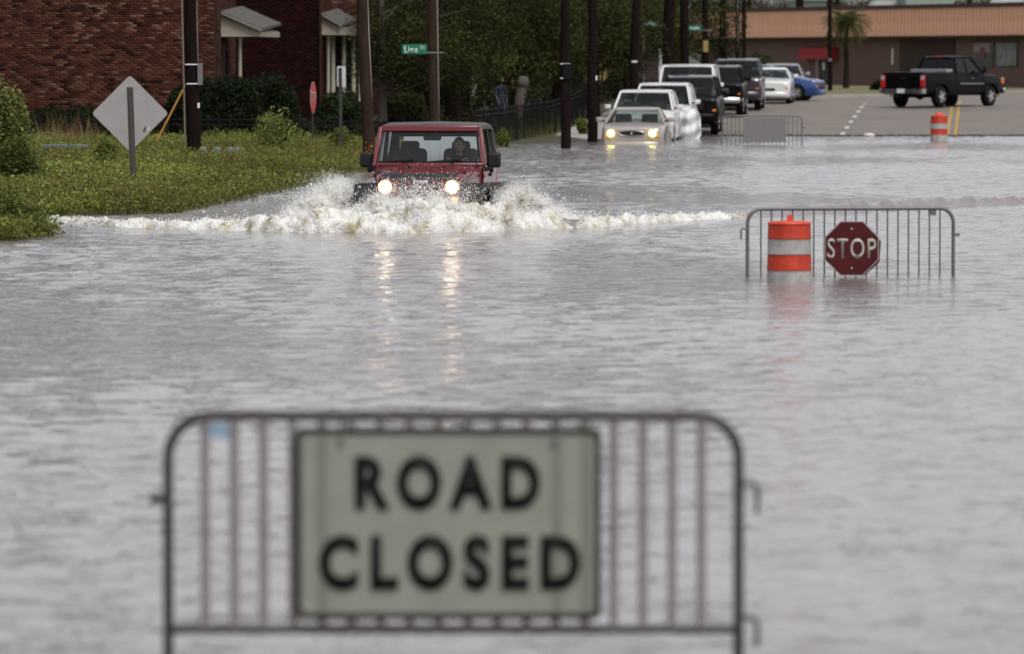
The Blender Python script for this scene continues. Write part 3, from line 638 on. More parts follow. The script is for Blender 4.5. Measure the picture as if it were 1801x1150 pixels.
# black pickup turning away
def pickup():
    X, Y = Xat(1590, 214.5) + 3.35, 219.2; root = empty('pickup_truck', (X, Y, float(road_z(216.5)) + .004), R(180) - R(36), 'black pickup truck crossing the dry road, seen from behind', 'pickup truck')
    m = BLK; L, w = 5.75, .99
    # nose at y=0, tail at y=L (local -y is forward); placed so that the tail is near the camera
    clr = .46; belt = 1.26; hood = 1.20
    secs = [section(0, w * .90, clr + .08, hood * .90), section(.08, w * .95, clr + .03, hood * .96), section(.5, w, clr, hood), section(1.35, w, clr, belt - .02), section(1.6, w, clr, belt), section(3.45, w, clr, belt), section(3.5, w, clr, belt + .06, .0), section(L - .06, w, clr + .02, belt + .06, .0), section(L, w * .985, clr + .05, belt + .05, .0)]
    b = cut_arches(MB().loft(secs).mesh('body', m, 35), [(.98, .40), (4.55, .40)], .47, w * 1.2)
    b.materials.clear(); b.materials.append(m); b.shade_smooth(); b.set_sharp_from_angle(angle=R(32)); obj('body', b, root)
    MB().box((0, L / 2, clr + .12), (w * 1.2, L * .9, .3)).build('chassis', BLACK, root)
    MB().tube([(-.75, 4.55, .40), (-.2, 4.55, .40), (0, 4.55, .40), (.2, 4.55, .40), (.75, 4.55, .40)], [.05, .05, .14, .05, .05], 10).build('axle', BLACK, root, 50)
    for y in (.98, 4.55):
        for s in (-1, 1): wheel(root, s * (w - .14), y, .40, .40, .27, mat('alloy rim', (.42, .41, .41), .4, .2, .1), s)
    for y in (.98, 4.55):
        for s in (-1, 1):
            pts = [(s * (w + .005), y + .49 * math.cos(R(a)), .40 + .49 * math.sin(R(a))) for a in range(0, 181, 20)]
            MB().tube(pts, .035, 6).build('wheel_flare', m, root, 60)
    # cab
    H = 1.94; wr, wbb = .70, .90
    A = [(s * wbb, 1.45, belt - .02) for s in (-1, 1)]; T = [(s * wr, 2.1, H - .06) for s in (-1, 1)]; Tr = [(s * wr, 3.15, H - .06) for s in (-1, 1)]; B = [(s * wbb, 3.38, belt) for s in (-1, 1)]
    for s in (0, 1):
        fr = MB()
        for a, c in ((A[s], T[s]), (B[s], Tr[s])): fr.bar(a, c, .09, .08, (1, 0, 0))
        mid = lambda p, q, t: tuple(p[i] + (q[i] - p[i]) * t for i in range(3))
        fr.bar(mid(A[s], B[s], .58), mid(T[s], Tr[s], .5), .04, .10, (0, 1, 0)); fr.bar(T[s], Tr[s], .07, .06); fr.bar(A[s], B[s], .05, .05)
        MB().quad(mid(A[s], B[s], .04), mid(A[s], B[s], .56), mid(T[s], Tr[s], .47), mid(T[s], Tr[s], .04)).build('side_window', GLASS_DARK, root)
        MB().quad(mid(A[s], B[s], .62), mid(A[s], B[s], .96), mid(T[s], Tr[s], .95), mid(T[s], Tr[s], .54)).build('side_window', GLASS_DARK, root)
        fr.build('side_frame', m, root, bevel=.012)
    MB().quad(A[0], A[1], T[1], T[0]).build('windshield', GLASS_DARK, root); MB().quad(B[0], B[1], Tr[1], Tr[0]).build('rear_window', GLASS_DARK, root)
    rs = [[(x, y, z + H - .06) for x, z in ((-wr * k, -.04), (-wr * k, .02 + dz), (-wr * .6 * k, .05 + dz), (0, .06 + dz), (wr * .6 * k, .05 + dz), (wr * k, .02 + dz), (wr * k, -.04))] for y, k, dz in ((2.03, .94, -.05), (2.15, 1.0, -.01), (2.6, 1.03, .0), (3.1, 1.0, -.01), (3.22, .94, -.05))]
    MB().loft(rs).build('roof', m, root, 60); MB().box((0, 3.23, H - .05), (.3, .03, .04)).build('brake_lamp', RED_LENS, root)
    MB().box((0, 3.72, belt + .11), (1.62, .42, .12)).build('tool_box', mat('aluminium chest', (.4, .4, .4), .4, .5, .1), root, bevel=.015)
    # tail
    MB().box((0, L + .012, .95), (1.52, .03, .52)).build('tailgate', m, root, bevel=.012); tg = MB().box((0, L + .034, 1.08), (.2, .02, .07)).build('tailgate_handle', BLACK, root, bevel=.008)
    for s in (-1, 1):
        t = MB().box((s * .88, L + .01, .97), (.18, .08, .46)).build('tail_light', RED_LENS, root, bevel=.015); MB().box((s * .88, L + .052, 1.10), (.14, .012, .16)).build('reverse_lamp', LENS, t, bevel=.004)
    MB().loft([[(k * w * 1.0, L + .10 + q[0] + (-.06 if abs(k) > .95 else 0), .60 + q[1]) for q in ((0, -.10), (.07, -.08), (.07, .09), (0, .11), (-.10, .11), (-.10, -.08))] for k in (-1, -.9, 0, .9, 1)]).build('rear_bumper', CHROME, root, 40)
    MB().box((0, L + .182, .61), (.32, .012, .16)).build('plate', WHITE_P, root, bevel=.003)
    for s in (-1, 1):
        MB().box((s * (w + .15), 1.7, belt + .14), (.20, .10, .24)).build('mirror', BLACK, root, bevel=.03); MB().bar((s * (w - .08), 1.7, belt + .04), (s * (w + .1), 1.7, belt + .08), .05, .04).build('mirror_arm', BLACK, root)
        MB().box((s * .80, .0, .98), (.26, .12, .24)).build('headlight', LENS, root, bevel=.02); MB().box((s * .97, .14, .98), (.04, .16, .2)).build('turn_signal', AMBER, root, bevel=.01)
        MB().box((s * (w + .004), 2.4, .88), (.02, 1.7, .045)).build('side_moulding', CHROME, root); MB().box((s * w, 2.35, 1.08), (.04, .18, .035)).build('door_handle', CHROME, root, bevel=.008)
        for y in (1.5, 2.62, 3.47): MB().box((s * (w - .002), y, .9), (.012, .014, .66)).build('door_seam', BLACK, root)
    MB().box((0, -.03, .92), (1.3, .08, .32)).build('grille', CHROME, root, bevel=.02); MB().box((0, -.08, .60), (1.95, .16, .2)).build('front_bumper', CHROME, root, bevel=.03)
    MB().tube([(.45, L - .6, .42), (.45, L + .02, .40)], .035, 8).build('exhaust', STEEL, root, 60)
    return root
pickup()
# ------------------------------------------------------------------ the red off-roader
JR = paint('deep red paint', (0.15, 0.011, 0.016), 0.30); JB = mat('black flare plastic', (0.012, 0.011, 0.011), 0.55, 0, 0.2, 6, .15, 60, spec=.3)
TOP = mat('grey black soft top', (0.085, 0.078, 0.074), 0.75, 0, 0.2, 5, .25, 40)
JY = 80.25; JX = Xat(737, JY)
jeep = empty('off_roader', (JX, JY, -.345), YAW - R(.5), 'red off-roader with lit headlights ploughing through the flood', 'off-roader')
def jb(name, c, s, m, bevel=.02, seg=2, parent=None, **k): return MB().box(c, s, **k).build(name, m, parent or jeep, bevel=bevel, seg=seg)
# tub, hood, grille
def trap(y, hw, z0, z1, hw2=None, r=.05):
    hw2 = hw if hw2 is None else hw2
    return [(-hw, y, z0), (hw, y, z0), (hw, y, z1 - r), (hw2 - r * .3, y, z1 - r * .3), (hw2 - r, y, z1), (0, y, z1 + .015), (-hw2 + r, y, z1), (-hw2 + r * .3, y, z1 - r * .3), (-hw, y, z1 - r)]
hd = MB().loft([trap(.0, .60, .78, 1.075, .58), trap(.05, .605, .78, 1.105, .59), trap(.5, .66, .78, 1.15, .64), trap(1.0, .715, .80, 1.19, .69), trap(1.27, .745, .80, 1.215, .72)]).build('hood', JR, jeep, 40)
for s in (-1, 1):
    MB().box((s * .60, .42, 1.135), (.05, .07, .05)).build('hood_latch', BLACK, hd, bevel=.012)
    MB().lathe([(.018, 0), (.018, .02)], 10, (s * .25, 1.0, 1.2)).build('hood_bumper', BLACK, hd); MB().lathe([(.012, 0), (.012, .015)], 8, (s * .2, .8, 1.19)).build('washer_jet', BLACK, hd)
# black vinyl bra along the hood's front edge
MB().loft([[(x * (.60 + .012 + dy * .12), y, z + (0 if abs(x) < .9 else -.10)) for x in (-1, -.85, -.4, 0, .4, .85, 1)] for y, z, dy in ((-.046, 1.062, 0), (-.030, 1.092, 0), (.06, 1.122, .05), (.20, 1.137, .2))], cap=False, closed=False).build('hood_bra', mat('black vinyl', (.010, .0095, .0095), .5, 0, .2, 20), jeep, 60)
gr = empty('grille', (0, 0, 0)); gr.parent = jeep
MB().loft([[(x, y, z) for x, z in ((-.60, .66), (.60, .66), (.62, .90), (.585, 1.07), (.55, 1.09), (-.55, 1.09), (-.585, 1.07), (-.62, .90))] for y in (-.035, .06)]).build('grille_panel', JR, gr, bevel=.015)
for k in range(7): MB().box(((k - 3) * .083, -.036, .885), (.047, .02, .30)).build('grille_slot', BLACK, gr, bevel=.008)
text_mesh('lettering', 'Jeep', .20, .070, mat('silver lettering', (.7, .7, .72), .4, .0, .05), gr, (0.01, -.052, 1.022), bold=.03, depth=.006)
for s in (-1, 1):
    hl = MB().lathe([(.02, -.075), (.062, -.07), (.082, -.05), (.086, -.02), (.086, .0)], 24, (s * .475, -.03, .945), 'Y').build('headlight', LAMP_W, jeep, 60)
    MB().lathe([(.104, -.045), (.110, -.03), (.110, .0), (.087, .0), (.087, -.045)], 24, (s * .475, -.033, .945), 'Y').build('bezel', JR, hl, 60); MB().lathe([(.087, -.048), (.100, -.046), (.100, -.03), (.087, -.03)], 24, (s * .475, -.033, .945), 'Y').build('glow_ring', LAMP_GLOW, hl, 60)  # outer ring added to imitate the orange glow around each headlamp
    MB().lathe([(.035, -.03), (.045, -.02), (.045, .0)], 16, (s * .505, -.036, .765), 'Y').build('turn_signal', AMBER_ON if s > 0 else AMBER, jeep, 60)
    # front wing flare: flat-topped arch of black plastic
    fp = [(-.36, .60), (-.33, .72), (-.22, .93), (-.14, .985), (.62, .985), (.76, .90), (.93, .60), (.86, .60), (.72, .84), (.60, .90), (-.10, .90), (-.17, .86), (-.27, .68), (-.29, .60)]
    MB().prism([(s * .58, y + .18, z) for y, z in fp], (s * .345, 0, 0)).build('front_flare', JB, jeep, bevel=.025, seg=3)
    jb('flare_marker', (s * .928, .12, .80), (.012, .10, .05), AMBER, .006)
    MB().prism([(s * .56, y + .18, z) for y, z in ((-.05, .80), (.9, .80), (1.05, 1.12), (.0, 1.04))], (s * .03, 0, 0)).build('inner_wing', JR, jeep, bevel=.01)
    rp = [(2.42, .60), (2.52, .86), (2.62, .95), (3.30, .95), (3.42, .86), (3.52, .60), (3.45, .60), (3.35, .80), (3.26, .87), (2.66, .87), (2.58, .80), (2.49, .60)]
    MB().prism([(s * .74, y, z) for y, z in rp], (s * .19, 0, 0)).build('rear_flare', JB, jeep, bevel=.02)
    for y in (.50, 2.98): wheel(jeep, s * .785, y, .40, .40, .26, SLV, s)
    # doors, hinges, handle
    dr = MB().prism([(s * .765, y, z) for y, z in ((1.36, .62), (2.30, .62), (2.42, .80), (2.42, 1.215), (1.36, 1.215))], (s * .022, 0, 0)).build('door', JR, jeep, bevel=.012)
    MB().box((s * .80, 2.28, 1.08), (.03, .16, .05)).build('handle', BLACK, dr, bevel=.01)
    for z in (.80, 1.08): MB().box((s * .795, 1.36, z), (.035, .12, .05)).build('hinge', JR, dr, bevel=.008)
    MB().bar((s * .775, 1.42, 1.22), (s * .715, 1.60, 1.74), .04, .05, (1, 0, 0)).build('door_frame', BLACK, dr)
    MB().quad((s * .772, 1.46, 1.225), (s * .772, 2.36, 1.225), (s * .71, 2.30, 1.73), (s * .712, 1.62, 1.73)).build('window', GLASS, dr)
    # mirrors
    mi = jb('mirror', (s * 0.915, 1.53, 1.30), (.20, .10, .215), BLACK, .035, 3); MB().bar((s * .77, 1.5, 1.16), (s * .90, 1.52, 1.19), .07, .06).build('mirror_arm', BLACK, mi); MB().box((s * .88, 1.53, 1.17), (.06, .07, .10)).build('mirror_foot', BLACK, mi, bevel=.02)
    # rear quarter
    MB().quad((s * .77, 2.5, 1.225), (s * .77, 3.42, 1.225), (s * .70, 3.32, 1.70), (s * .71, 2.42, 1.73)).build('quarter_window', GLASS_DARK, jeep)
    MB().bar((s * .77, 2.45, 1.2), (s * .71, 2.38, 1.74), .05, .09, (0, 1, 0)).build('roll_bar_post', BLACK, jeep)
    MB().bar((s * .765, 3.46, 1.2), (s * .70, 3.36, 1.72), .06, .08, (0, 1, 0)).build('rear_post', TOP, jeep)
    jb('tow_hook', (s * .36, -.36, .66), (.05, .10, .06), BLACK, .015)
    jb('fog_lamp', (s * .52, -.33, .56), (.13, .04, .11), LENS, .03)
    jb('tail_lamp', (s * .70, 3.60, 1.0), (.13, .05, .2), RED_LENS, .015)
MB().loft([trap(1.27, .76, .52, 1.20, .75, .03), trap(3.58, .76, .52, 1.20, .75, .03)]).build('tub', JR, jeep, 40)
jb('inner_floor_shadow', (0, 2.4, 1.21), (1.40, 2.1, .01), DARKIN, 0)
jb('front_bumper', (0, -.26, .58), (1.62, .16, .17), BLACK, .03, 3); jb('underbody', (0, 1.8, .55), (1.0, 3.6, .2), BLACK, .03)
jb('cowl_panel', (0, 1.285, 1.218), (1.40, .09, .02), BLACK, .006)
# windshield frame
wf = MB(); z0, z1 = 1.225, 1.765; y0, y1 = 1.31, 1.53
for s in (-1, 1): wf.bar((s * .79, y0, z0 - .02), (s * .715, y1, z1), .085, .055, (1, 0, 0))
wf.bar((-.70, y1, z1 - .015), (.70, y1, z1 - .015), .09, .085); wf.bar((-.775, y0, z0 + .01), (.775, y0, z0 + .01), .06, .055)
fr_ = wf.build('windshield_frame', JR, jeep, bevel=.015)
wg = MB(); wg.quad((-.72, y0 + .02, z0 + .05), (.72, y0 + .02, z0 + .05), (.655, y1 - .01, z1 - .05), (-.655, y1 - .01, z1 - .05)); wg.build('windshield', GLASS_CLEAR, jeep)
ws_seal = MB()
ca = [(-.735, y0 + .012, z0 + .04), (.735, y0 + .012, z0 + .04), (.668, y1 - .014, z1 - .045), (-.668, y1 - .014, z1 - .045)]
for i in range(4): ws_seal.bar(ca[i], ca[(i + 1) % 4], .03, .025, (0, 1, .35))
ws_seal.build('windshield_seal', BLACK, jeep)
for x in (-.42, .25):
    wp = MB().bar((x + .12, y0 - .03, z0 + .02), (x - .10, y0 + .0, z0 + .065), .014, .014).build('wiper', BLACK, jeep); MB().bar((x - .32, y0 - .005, z0 + .045), (x + .20, y0 - .0, z0 + .085), .016, .02).build('blade', BLACK, wp)
# soft top
rs = [[(x * hw, y, z + dz) for x, dz in ((-1, -.06), (-1, .0), (-.9, .03), (0, .045), (.9, .03), (1, .0), (1, -.06))] for y, hw, z in ((1.575, .70, 1.765), (1.7, .725, 1.785), (2.3, .735, 1.80), (2.9, .735, 1.795), (3.30, .725, 1.765), (3.37, .71, 1.73))]
MB().loft(rs).build('soft_top', TOP, jeep, 45)
HAZY = bpy.data.materials.new('hazy plastic window'); HAZY.use_nodes = True
_n = HAZY.node_tree.nodes; _l = HAZY.node_tree.links; _n.remove(_n['Principled BSDF'])
_t = _n.new('ShaderNodeBsdfTranslucent'); _t.inputs[0].default_value = (.90, .98, .97, 1); _d = _n.new('ShaderNodeBsdfTransparent'); _d.inputs[0].default_value = (.8, .86, .86, 1)
_m = _n.new('ShaderNodeMixShader'); _l.new(_t.outputs[0], _m.inputs[2]); _l.new(_d.outputs[0], _m.inputs[1]); _l.new(_m.outputs[0], _n['Material Output'].inputs['Surface'])
_tc = _n.new('ShaderNodeTexCoord'); _mp = _n.new('ShaderNodeMapping'); _mp.inputs['Scale'].default_value = (30, 1, 1.2); _nz = _n.new('ShaderNodeTexNoise'); _nz.inputs['Scale'].default_value = 1.0
_l.new(_tc.outputs['Object'], _mp.inputs[0]); _l.new(_mp.outputs[0], _nz.inputs['Vector'])
_r = _n.new('ShaderNodeMapRange'); _r.inputs[1].default_value = .3; _r.inputs[2].default_value = .7; _r.inputs[3].default_value = .88; _r.inputs[4].default_value = 1.0; _l.new(_nz.outputs['Fac'], _r.inputs[0]); _l.new(_r.outputs[0], _m.inputs[0])
MB().quad((-.63, 3.47, 1.20), (.63, 3.47, 1.20), (.58, 3.38, 1.70), (-.58, 3.38, 1.70)).build('rear_window', HAZY, jeep)
tb = MB(); 
tb.bar((-.70, 3.46, 1.2), (-.66, 3.37, 1.73), .10, .04, (1, 0, 0)); tb.bar((.70, 3.46, 1.2), (.66, 3.37, 1.73), .10, .04, (1, 0, 0)); tb.bar((-.68, 3.375, 1.725), (.68, 3.375, 1.725), .05, .06)
tb.build('rear_curtain', TOP, jeep)
MB().tube([(-.62, 2.40, 1.66), (.62, 2.40, 1.66)], .035, 8).build('roll_bar', BLACK, jeep, 60)
SEATM = mat('grey seat cloth', (0.040, 0.038, 0.038), .85, 0, .15, 9)
for s in (-1, 1):
    st = jb('seat', (s * .37, 2.18, 1.15), (.50, .16, .62), SEATM, .07, 3, rx=R(-9)); MB().box((s * .37, 2.25, 1.48), (.27, .11, .17)).build('headrest', SEATM, st, bevel=.05, seg=3)
jb('dashboard', (0, 1.52, 1.18), (1.40, .34, .14), DARKIN, .04, 3)
mr = jb('rear_view_mirror', (0.02, 1.60, 1.615), (.26, .05, .07), BLACK, .025, 3); MB().tube([(0.02, 1.58, 1.64), (.02, 1.54, 1.70)], .012, 6).build('mirror_stem', BLACK, mr)
sw = MB(); n = 20; cs = Vector((.37, 1.78, 1.19))
ring = [cs + Vector((.185 * math.cos(2 * math.pi * k / n), .08 * math.sin(2 * math.pi * k / n), .165 * math.sin(2 * math.pi * k / n))) for k in range(n + 1)]
sw.tube(ring, .016, 6, False); sw.bar(ring[0], ring[10], .04, .02); sw.tube([cs, cs + Vector((0, -.25, -.1))], .03, 8); sw.build('steering_wheel', BLACK, jeep, 60)
MB().tube([(.66, -.0, 1.0), (.70, 1.25, 1.22), (.715, 1.27, 1.8)], .006, 5).build('aerial', BLACK, jeep)
jb('spare_wheel_carrier', (0, 3.66, .95), (.3, .12, .3), BLACK, .03)
sp = wheel(jeep, 0, 3.80, .98, .39, .25, SLV, 1); sp.rotation_euler = (0, 0, R(90)); sp.name = 'spare_wheel'

# ------------------------------------------------------------------ people
SKIN = mat('skin', (0.34, 0.19, 0.13), .6, 0, .08, 12); SKIN_D = mat('dark skin', (0.05, 0.028, 0.02), .6, 0, .08, 12); HAIR = mat('dark hair', (.010, .008, .007), .7, 0, .2, 30)
def skin_mesh(name, joints, edges, radii, m, sub=2):
    me = bpy.data.meshes.new(name); keys = list(joints); me.from_pydata([joints[k] for k in keys], [(keys.index(a), keys.index(b)) for a, b in edges], []); o = bpy.data.objects.new(name, me); COL.objects.link(o)
    md = o.modifiers.new('skin', 'SKIN'); md.branch_smoothing = .6
    for i, k in enumerate(keys):
        r = radii[k]; me.skin_vertices[0].data[i].radius = r if isinstance(r, tuple) else (r, r)
    me.skin_vertices[0].data[0].use_root = True
    sb = o.modifiers.new('sub', 'SUBSURF'); sb.levels = sub; sb.render_levels = sub
    n = bpy.data.meshes.new_from_object(o.evaluated_get(bpy.context.evaluated_depsgraph_get())); bpy.data.objects.remove(o)
    n.materials.clear(); n.materials.append(m); n.shade_smooth(); n.name = name
    return n
def paint_zones(me, zones):
    """zones: list of (material, test(co)); faces take the first zone that matches"""
    for m, _ in zones: me.materials.append(m)
    for p in me.polygons:
        for i, (m, t) in enumerate(zones):
            if t(p.center): p.material_index = i + 1; break
def head(parent, c, r, skin, turn=0.0, cap=True):
    h = empty('head', c, turn); h.parent = parent
    bm = bmesh.new(); bmesh.ops.create_icosphere(bm, subdivisions=4, radius=1)
    for v in bm.verts:
        x, y, z = v.co; jaw = 1 - .28 * max(0, -z) ; fx = x * .78 * jaw; fy = y * .96 * (1 - .10 * max(0, -z)); fz = z * 1.18
        if y < 0:
            fy -= .20 * math.exp(-((x / .13) ** 2 + ((z + .12) / .20) ** 2))            # nose
            fy += .10 * (math.exp(-(((abs(x) - .33) / .16) ** 2 + ((z - .05) / .12) ** 2)))  # eye sockets
            fy -= .05 * math.exp(-((x / .28) ** 2 + ((z + .52) / .10) ** 2)) + .06 * math.exp(-((x / .3) ** 2 + ((z + .88) / .15) ** 2))
        v.co = Vector((fx, fy, fz)) * r
    me = bpy.data.meshes.new('face'); bm.to_mesh(me); bm.free(); me.materials.append(skin); me.shade_smooth(); obj('face', me, h)
    for s in (-1, 1):
        MB().lathe([(.002, -.05 * r), (.09 * r, -.02 * r), (.10 * r, .05 * r)], 10, (s * .30 * r, -.83 * r, .05 * r), 'Y').build('eye', BLACK, h, 60)
        MB().loft([[(s * (.76 + .10 * k) * r, (-.02 + .12 * k + .16 * math.cos(a)) * r, (-.05 + .22 * math.sin(a)) * r) for a in [2 * math.pi * q / 8 for q in range(8)]] for k in (0, 1)]).build('ear', skin, h, 60)
    MB().box((0, -.90 * r, -.53 * r), (.40 * r, .06 * r, .06 * r)).build('mouth', mat('lips', (.18, .06, .05), .6, 0, .1), h, bevel=.01)
    bm = bmesh.new(); bmesh.ops.create_icosphere(bm, subdivisions=3, radius=1)
    bmesh.ops.delete(bm, geom=[v for v in bm.verts if v.co.z < -.25 or (v.co.y < -.45 and v.co.z < .48)], context='VERTS')
    for v in bm.verts: v.co = Vector((v.co.x * .85, v.co.y * 1.03 + .03, v.co.z * 1.26)) * r * (1 + .05 * noise.noise(v.co * 4))
    me = bpy.data.meshes.new('hair'); bm.to_mesh(me); bm.free(); me.materials.append(HAIR); me.shade_smooth(); ho = obj('hair', me, h); so = ho.modifiers.new('t', 'SOLIDIFY'); so.thickness = .008
    return h
def hand(J, E, Rd, wrist, p, d, n, side, key):
    """palm and five curled fingers: p wrist point, d forearm direction, n palm normal"""
    d = Vector(d).normalized(); n = Vector(n).normalized(); s = d.cross(n) * side; p = Vector(p)
    J[key + 'palm'] = p + d * .07; Rd[key + 'palm'] = (.036, .020); E.append((wrist, key + 'palm'))
    for i, (off, ln) in enumerate(((-.030, .070), (-.010, .080), (.011, .075), (.030, .058))):
        a = p + d * .10 + s * off; b = a + d * ln * .5 + n * ln * .12; c = b + d * ln * .12 + n * ln * .42
        for nm, q, r in (('a', a, .0098), ('b', b, .009), ('c', c, .008)): J[f'{key}{i}{nm}'] = q; Rd[f'{key}{i}{nm}'] = r
        E += [(key + 'palm', f'{key}{i}a'), (f'{key}{i}a', f'{key}{i}b'), (f'{key}{i}b', f'{key}{i}c')]
    a = p + d * .035 - s * .035 + n * .012; b = a + d * .035 - s * .012 + n * .03
    J[key + 'ta'] = a; J[key + 'tb'] = b; Rd[key + 'ta'] = .0115; Rd[key + 'tb'] = .009; E += [(key + 'palm', key + 'ta'), (key + 'ta', key + 'tb')]
def seated_driver():
    root = empty('person', (0, 0, 0), 0, 'driver in dark top holding the wheel of the red off-roader', 'person')
    root.matrix_world = Matrix.LocRotScale(jeep.location, jeep.rotation_euler, None)
    x = .37
    J = {'pelvis': (x, 2.02, .80), 'belly': (x, 2.04, .95), 'chest': (x, 2.03, 1.16), 'neck': (x, 2.02, 1.34), 'headb': (x, 1.99, 1.42)}
    Rd = {'pelvis': (.17, .13), 'belly': (.155, .11), 'chest': (.175, .115), 'neck': .06, 'headb': .055}
    E = [('pelvis', 'belly'), ('belly', 'chest'), ('chest', 'neck'), ('neck', 'headb')]
    for s, k in ((-1, 'l'), (1, 'r')):
        J.update({k + 'sh': (x + s * .19, 2.02, 1.27), k + 'el': (x + s * .25, 1.86, 1.06), k + 'wr': (x + s * .175, 1.74, 1.21), k + 'hip': (x + s * .10, 1.98, .76), k + 'kn': (x + s * .15, 1.60, .90), k + 'an': (x + s * .13, 1.32, .62), k + 'to': (x + s * .13, 1.18, .62)})
        Rd.update({k + 'sh': .068, k + 'el': .047, k + 'wr': .030, k + 'hip': .09, k + 'kn': .062, k + 'an': .042, k + 'to': .035})
        E += [('chest', k + 'sh'), (k + 'sh', k + 'el'), (k + 'el', k + 'wr'), ('pelvis', k + 'hip'), (k + 'hip', k + 'kn'), (k + 'kn', k + 'an'), (k + 'an', k + 'to')]
        hand(J, E, Rd, k + 'wr', J[k + 'wr'], (-s * .3, -.25, .5), (0, -.9, -.3), s, k + 'h')
    me = skin_mesh('body', J, E, Rd, SKIN)
    paint_zones(me, [(mat('dark top', (.018, .018, .02), .85, 0, .1, 20), lambda c: c.z < 1.34 and not ((c - Vector((x - .175, 1.70, 1.26))).length < .13 or (c - Vector((x + .175, 1.70, 1.26))).length < .13))])
    obj('body', me, root); head(root, (x, 1.96, 1.505), .098, SKIN, R(-14))
seated_driver()
def walker():
    Y = 187.0; X = Xat(881, Y); z = .16
    root = empty('person', (X, Y, z), R(35), 'person in dark blue shirt walking under the trees behind the iron fence', 'person')
    J = {'pelvis': (0, 0, .95), 'belly': (0, .0, 1.08), 'chest': (0, .01, 1.30), 'neck': (0, .01, 1.47), 'headb': (0, -.01, 1.54)}
    Rd = {'pelvis': (.155, .115), 'belly': (.145, .105), 'chest': (.17, .115), 'neck': .058, 'headb': .054}
    E = [('pelvis', 'belly'), ('belly', 'chest'), ('chest', 'neck'), ('neck', 'headb')]
    for s, k in ((-1, 'l'), (1, 'r')):
        J.update({k + 'sh': (s * .19, .01, 1.41), k + 'el': (s * .25, .06 * s, 1.13), k + 'wr': (s * .24, -.10 + .10 * s, .90), k + 'hip': (s * .09, 0, .90), k + 'kn': (s * .10, -.10 * s - .04, .50), k + 'an': (s * .10, -.16 * s + .04, .08), k + 'to': (s * .11, -.16 * s - .12, .035)})
        Rd.update({k + 'sh': .066, k + 'el': .046, k + 'wr': .03, k + 'hip': .09, k + 'kn': .06, k + 'an': .042, k + 'to': .035})
        E += [('chest', k + 'sh'), (k + 'sh', k + 'el'), (k + 'el', k + 'wr'), ('pelvis', k + 'hip'), (k + 'hip', k + 'kn'), (k + 'kn', k + 'an'), (k + 'an', k + 'to')]
        hand(J, E, Rd, k + 'wr', J[k + 'wr'], (0, -.3, -.9), (-s, 0, 0), s, k + 'h')
    me = skin_mesh('body', J, E, Rd, SKIN_D)
    paint_zones(me, [(mat('blue shirt', (.010, .013, .030), .85, 0, .15, 15), lambda c: .93 < c.z < 1.47 and not (abs(c.x) > .2 and c.z < 1.12)), (mat('dark jeans', (.020, .024, .04), .85, 0, .15, 15), lambda c: c.z <= .95 and abs(c.x) < .2 and c.z > .1), (BLACK, lambda c: c.z <= .1)])
    obj('body', me, root); head(root, (0, -.03, 1.63), .10, SKIN_D, R(-20))
walker()

# ------------------------------------------------------------------ bow wave, spray
def foam_mat():
    m = bpy.data.materials.new('churned foam'); m.use_nodes = True; nt = m.node_tree; N = nt.nodes; L = nt.links
    b = N['Principled BSDF']; b.inputs['Roughness'].default_value = .55; b.inputs['Specular IOR Level'].default_value = .3
    tc = N.new('ShaderNodeTexCoord'); n = N.new('ShaderNodeTexNoise'); n.inputs['Scale'].default_value = 3.2; n.inputs['Detail'].default_value = 7; n.inputs['Roughness'].default_value = .7
    L.new(tc.outputs['Object'], n.inputs['Vector']); cr = N.new('ShaderNodeValToRGB'); cr.color_ramp.elements[0].position = .345; cr.color_ramp.elements[0].color = (.40, .33, .17, 1); cr.color_ramp.elements[1].position = .53; cr.color_ramp.elements[1].color = (.90, .895, .855, 1)
    L.new(n.outputs['Fac'], cr.inputs[0]); L.new(cr.outputs[0], b.inputs['Base Color'])
    n2 = N.new('ShaderNodeTexNoise'); n2.inputs['Scale'].default_value = 28; n2.inputs['Detail'].default_value = 6; L.new(tc.outputs['Object'], n2.inputs['Vector'])
    bp = N.new('ShaderNodeBump'); bp.inputs['Strength'].default_value = .9; bp.inputs['Distance'].default_value = .04; L.new(n2.outputs['Fac'], bp.inputs['Height']); L.new(bp.outputs[0], b.inputs['Normal'])
    t = N.new('ShaderNodeBsdfTranslucent'); L.new(cr.outputs[0], t.inputs['Color']); mx = N.new('ShaderNodeMixShader'); mx.inputs[0].default_value = .18
    L.new(b.outputs[0], mx.inputs[1]); L.new(t.outputs[0], mx.inputs[2]); L.new(mx.outputs[0], N['Material Output'].inputs['Surface'])
    return m
FOAM = foam_mat()
def fbm(p, s, o=4): return noise.fractal(Vector(p) * s, .9, 2.1, o)
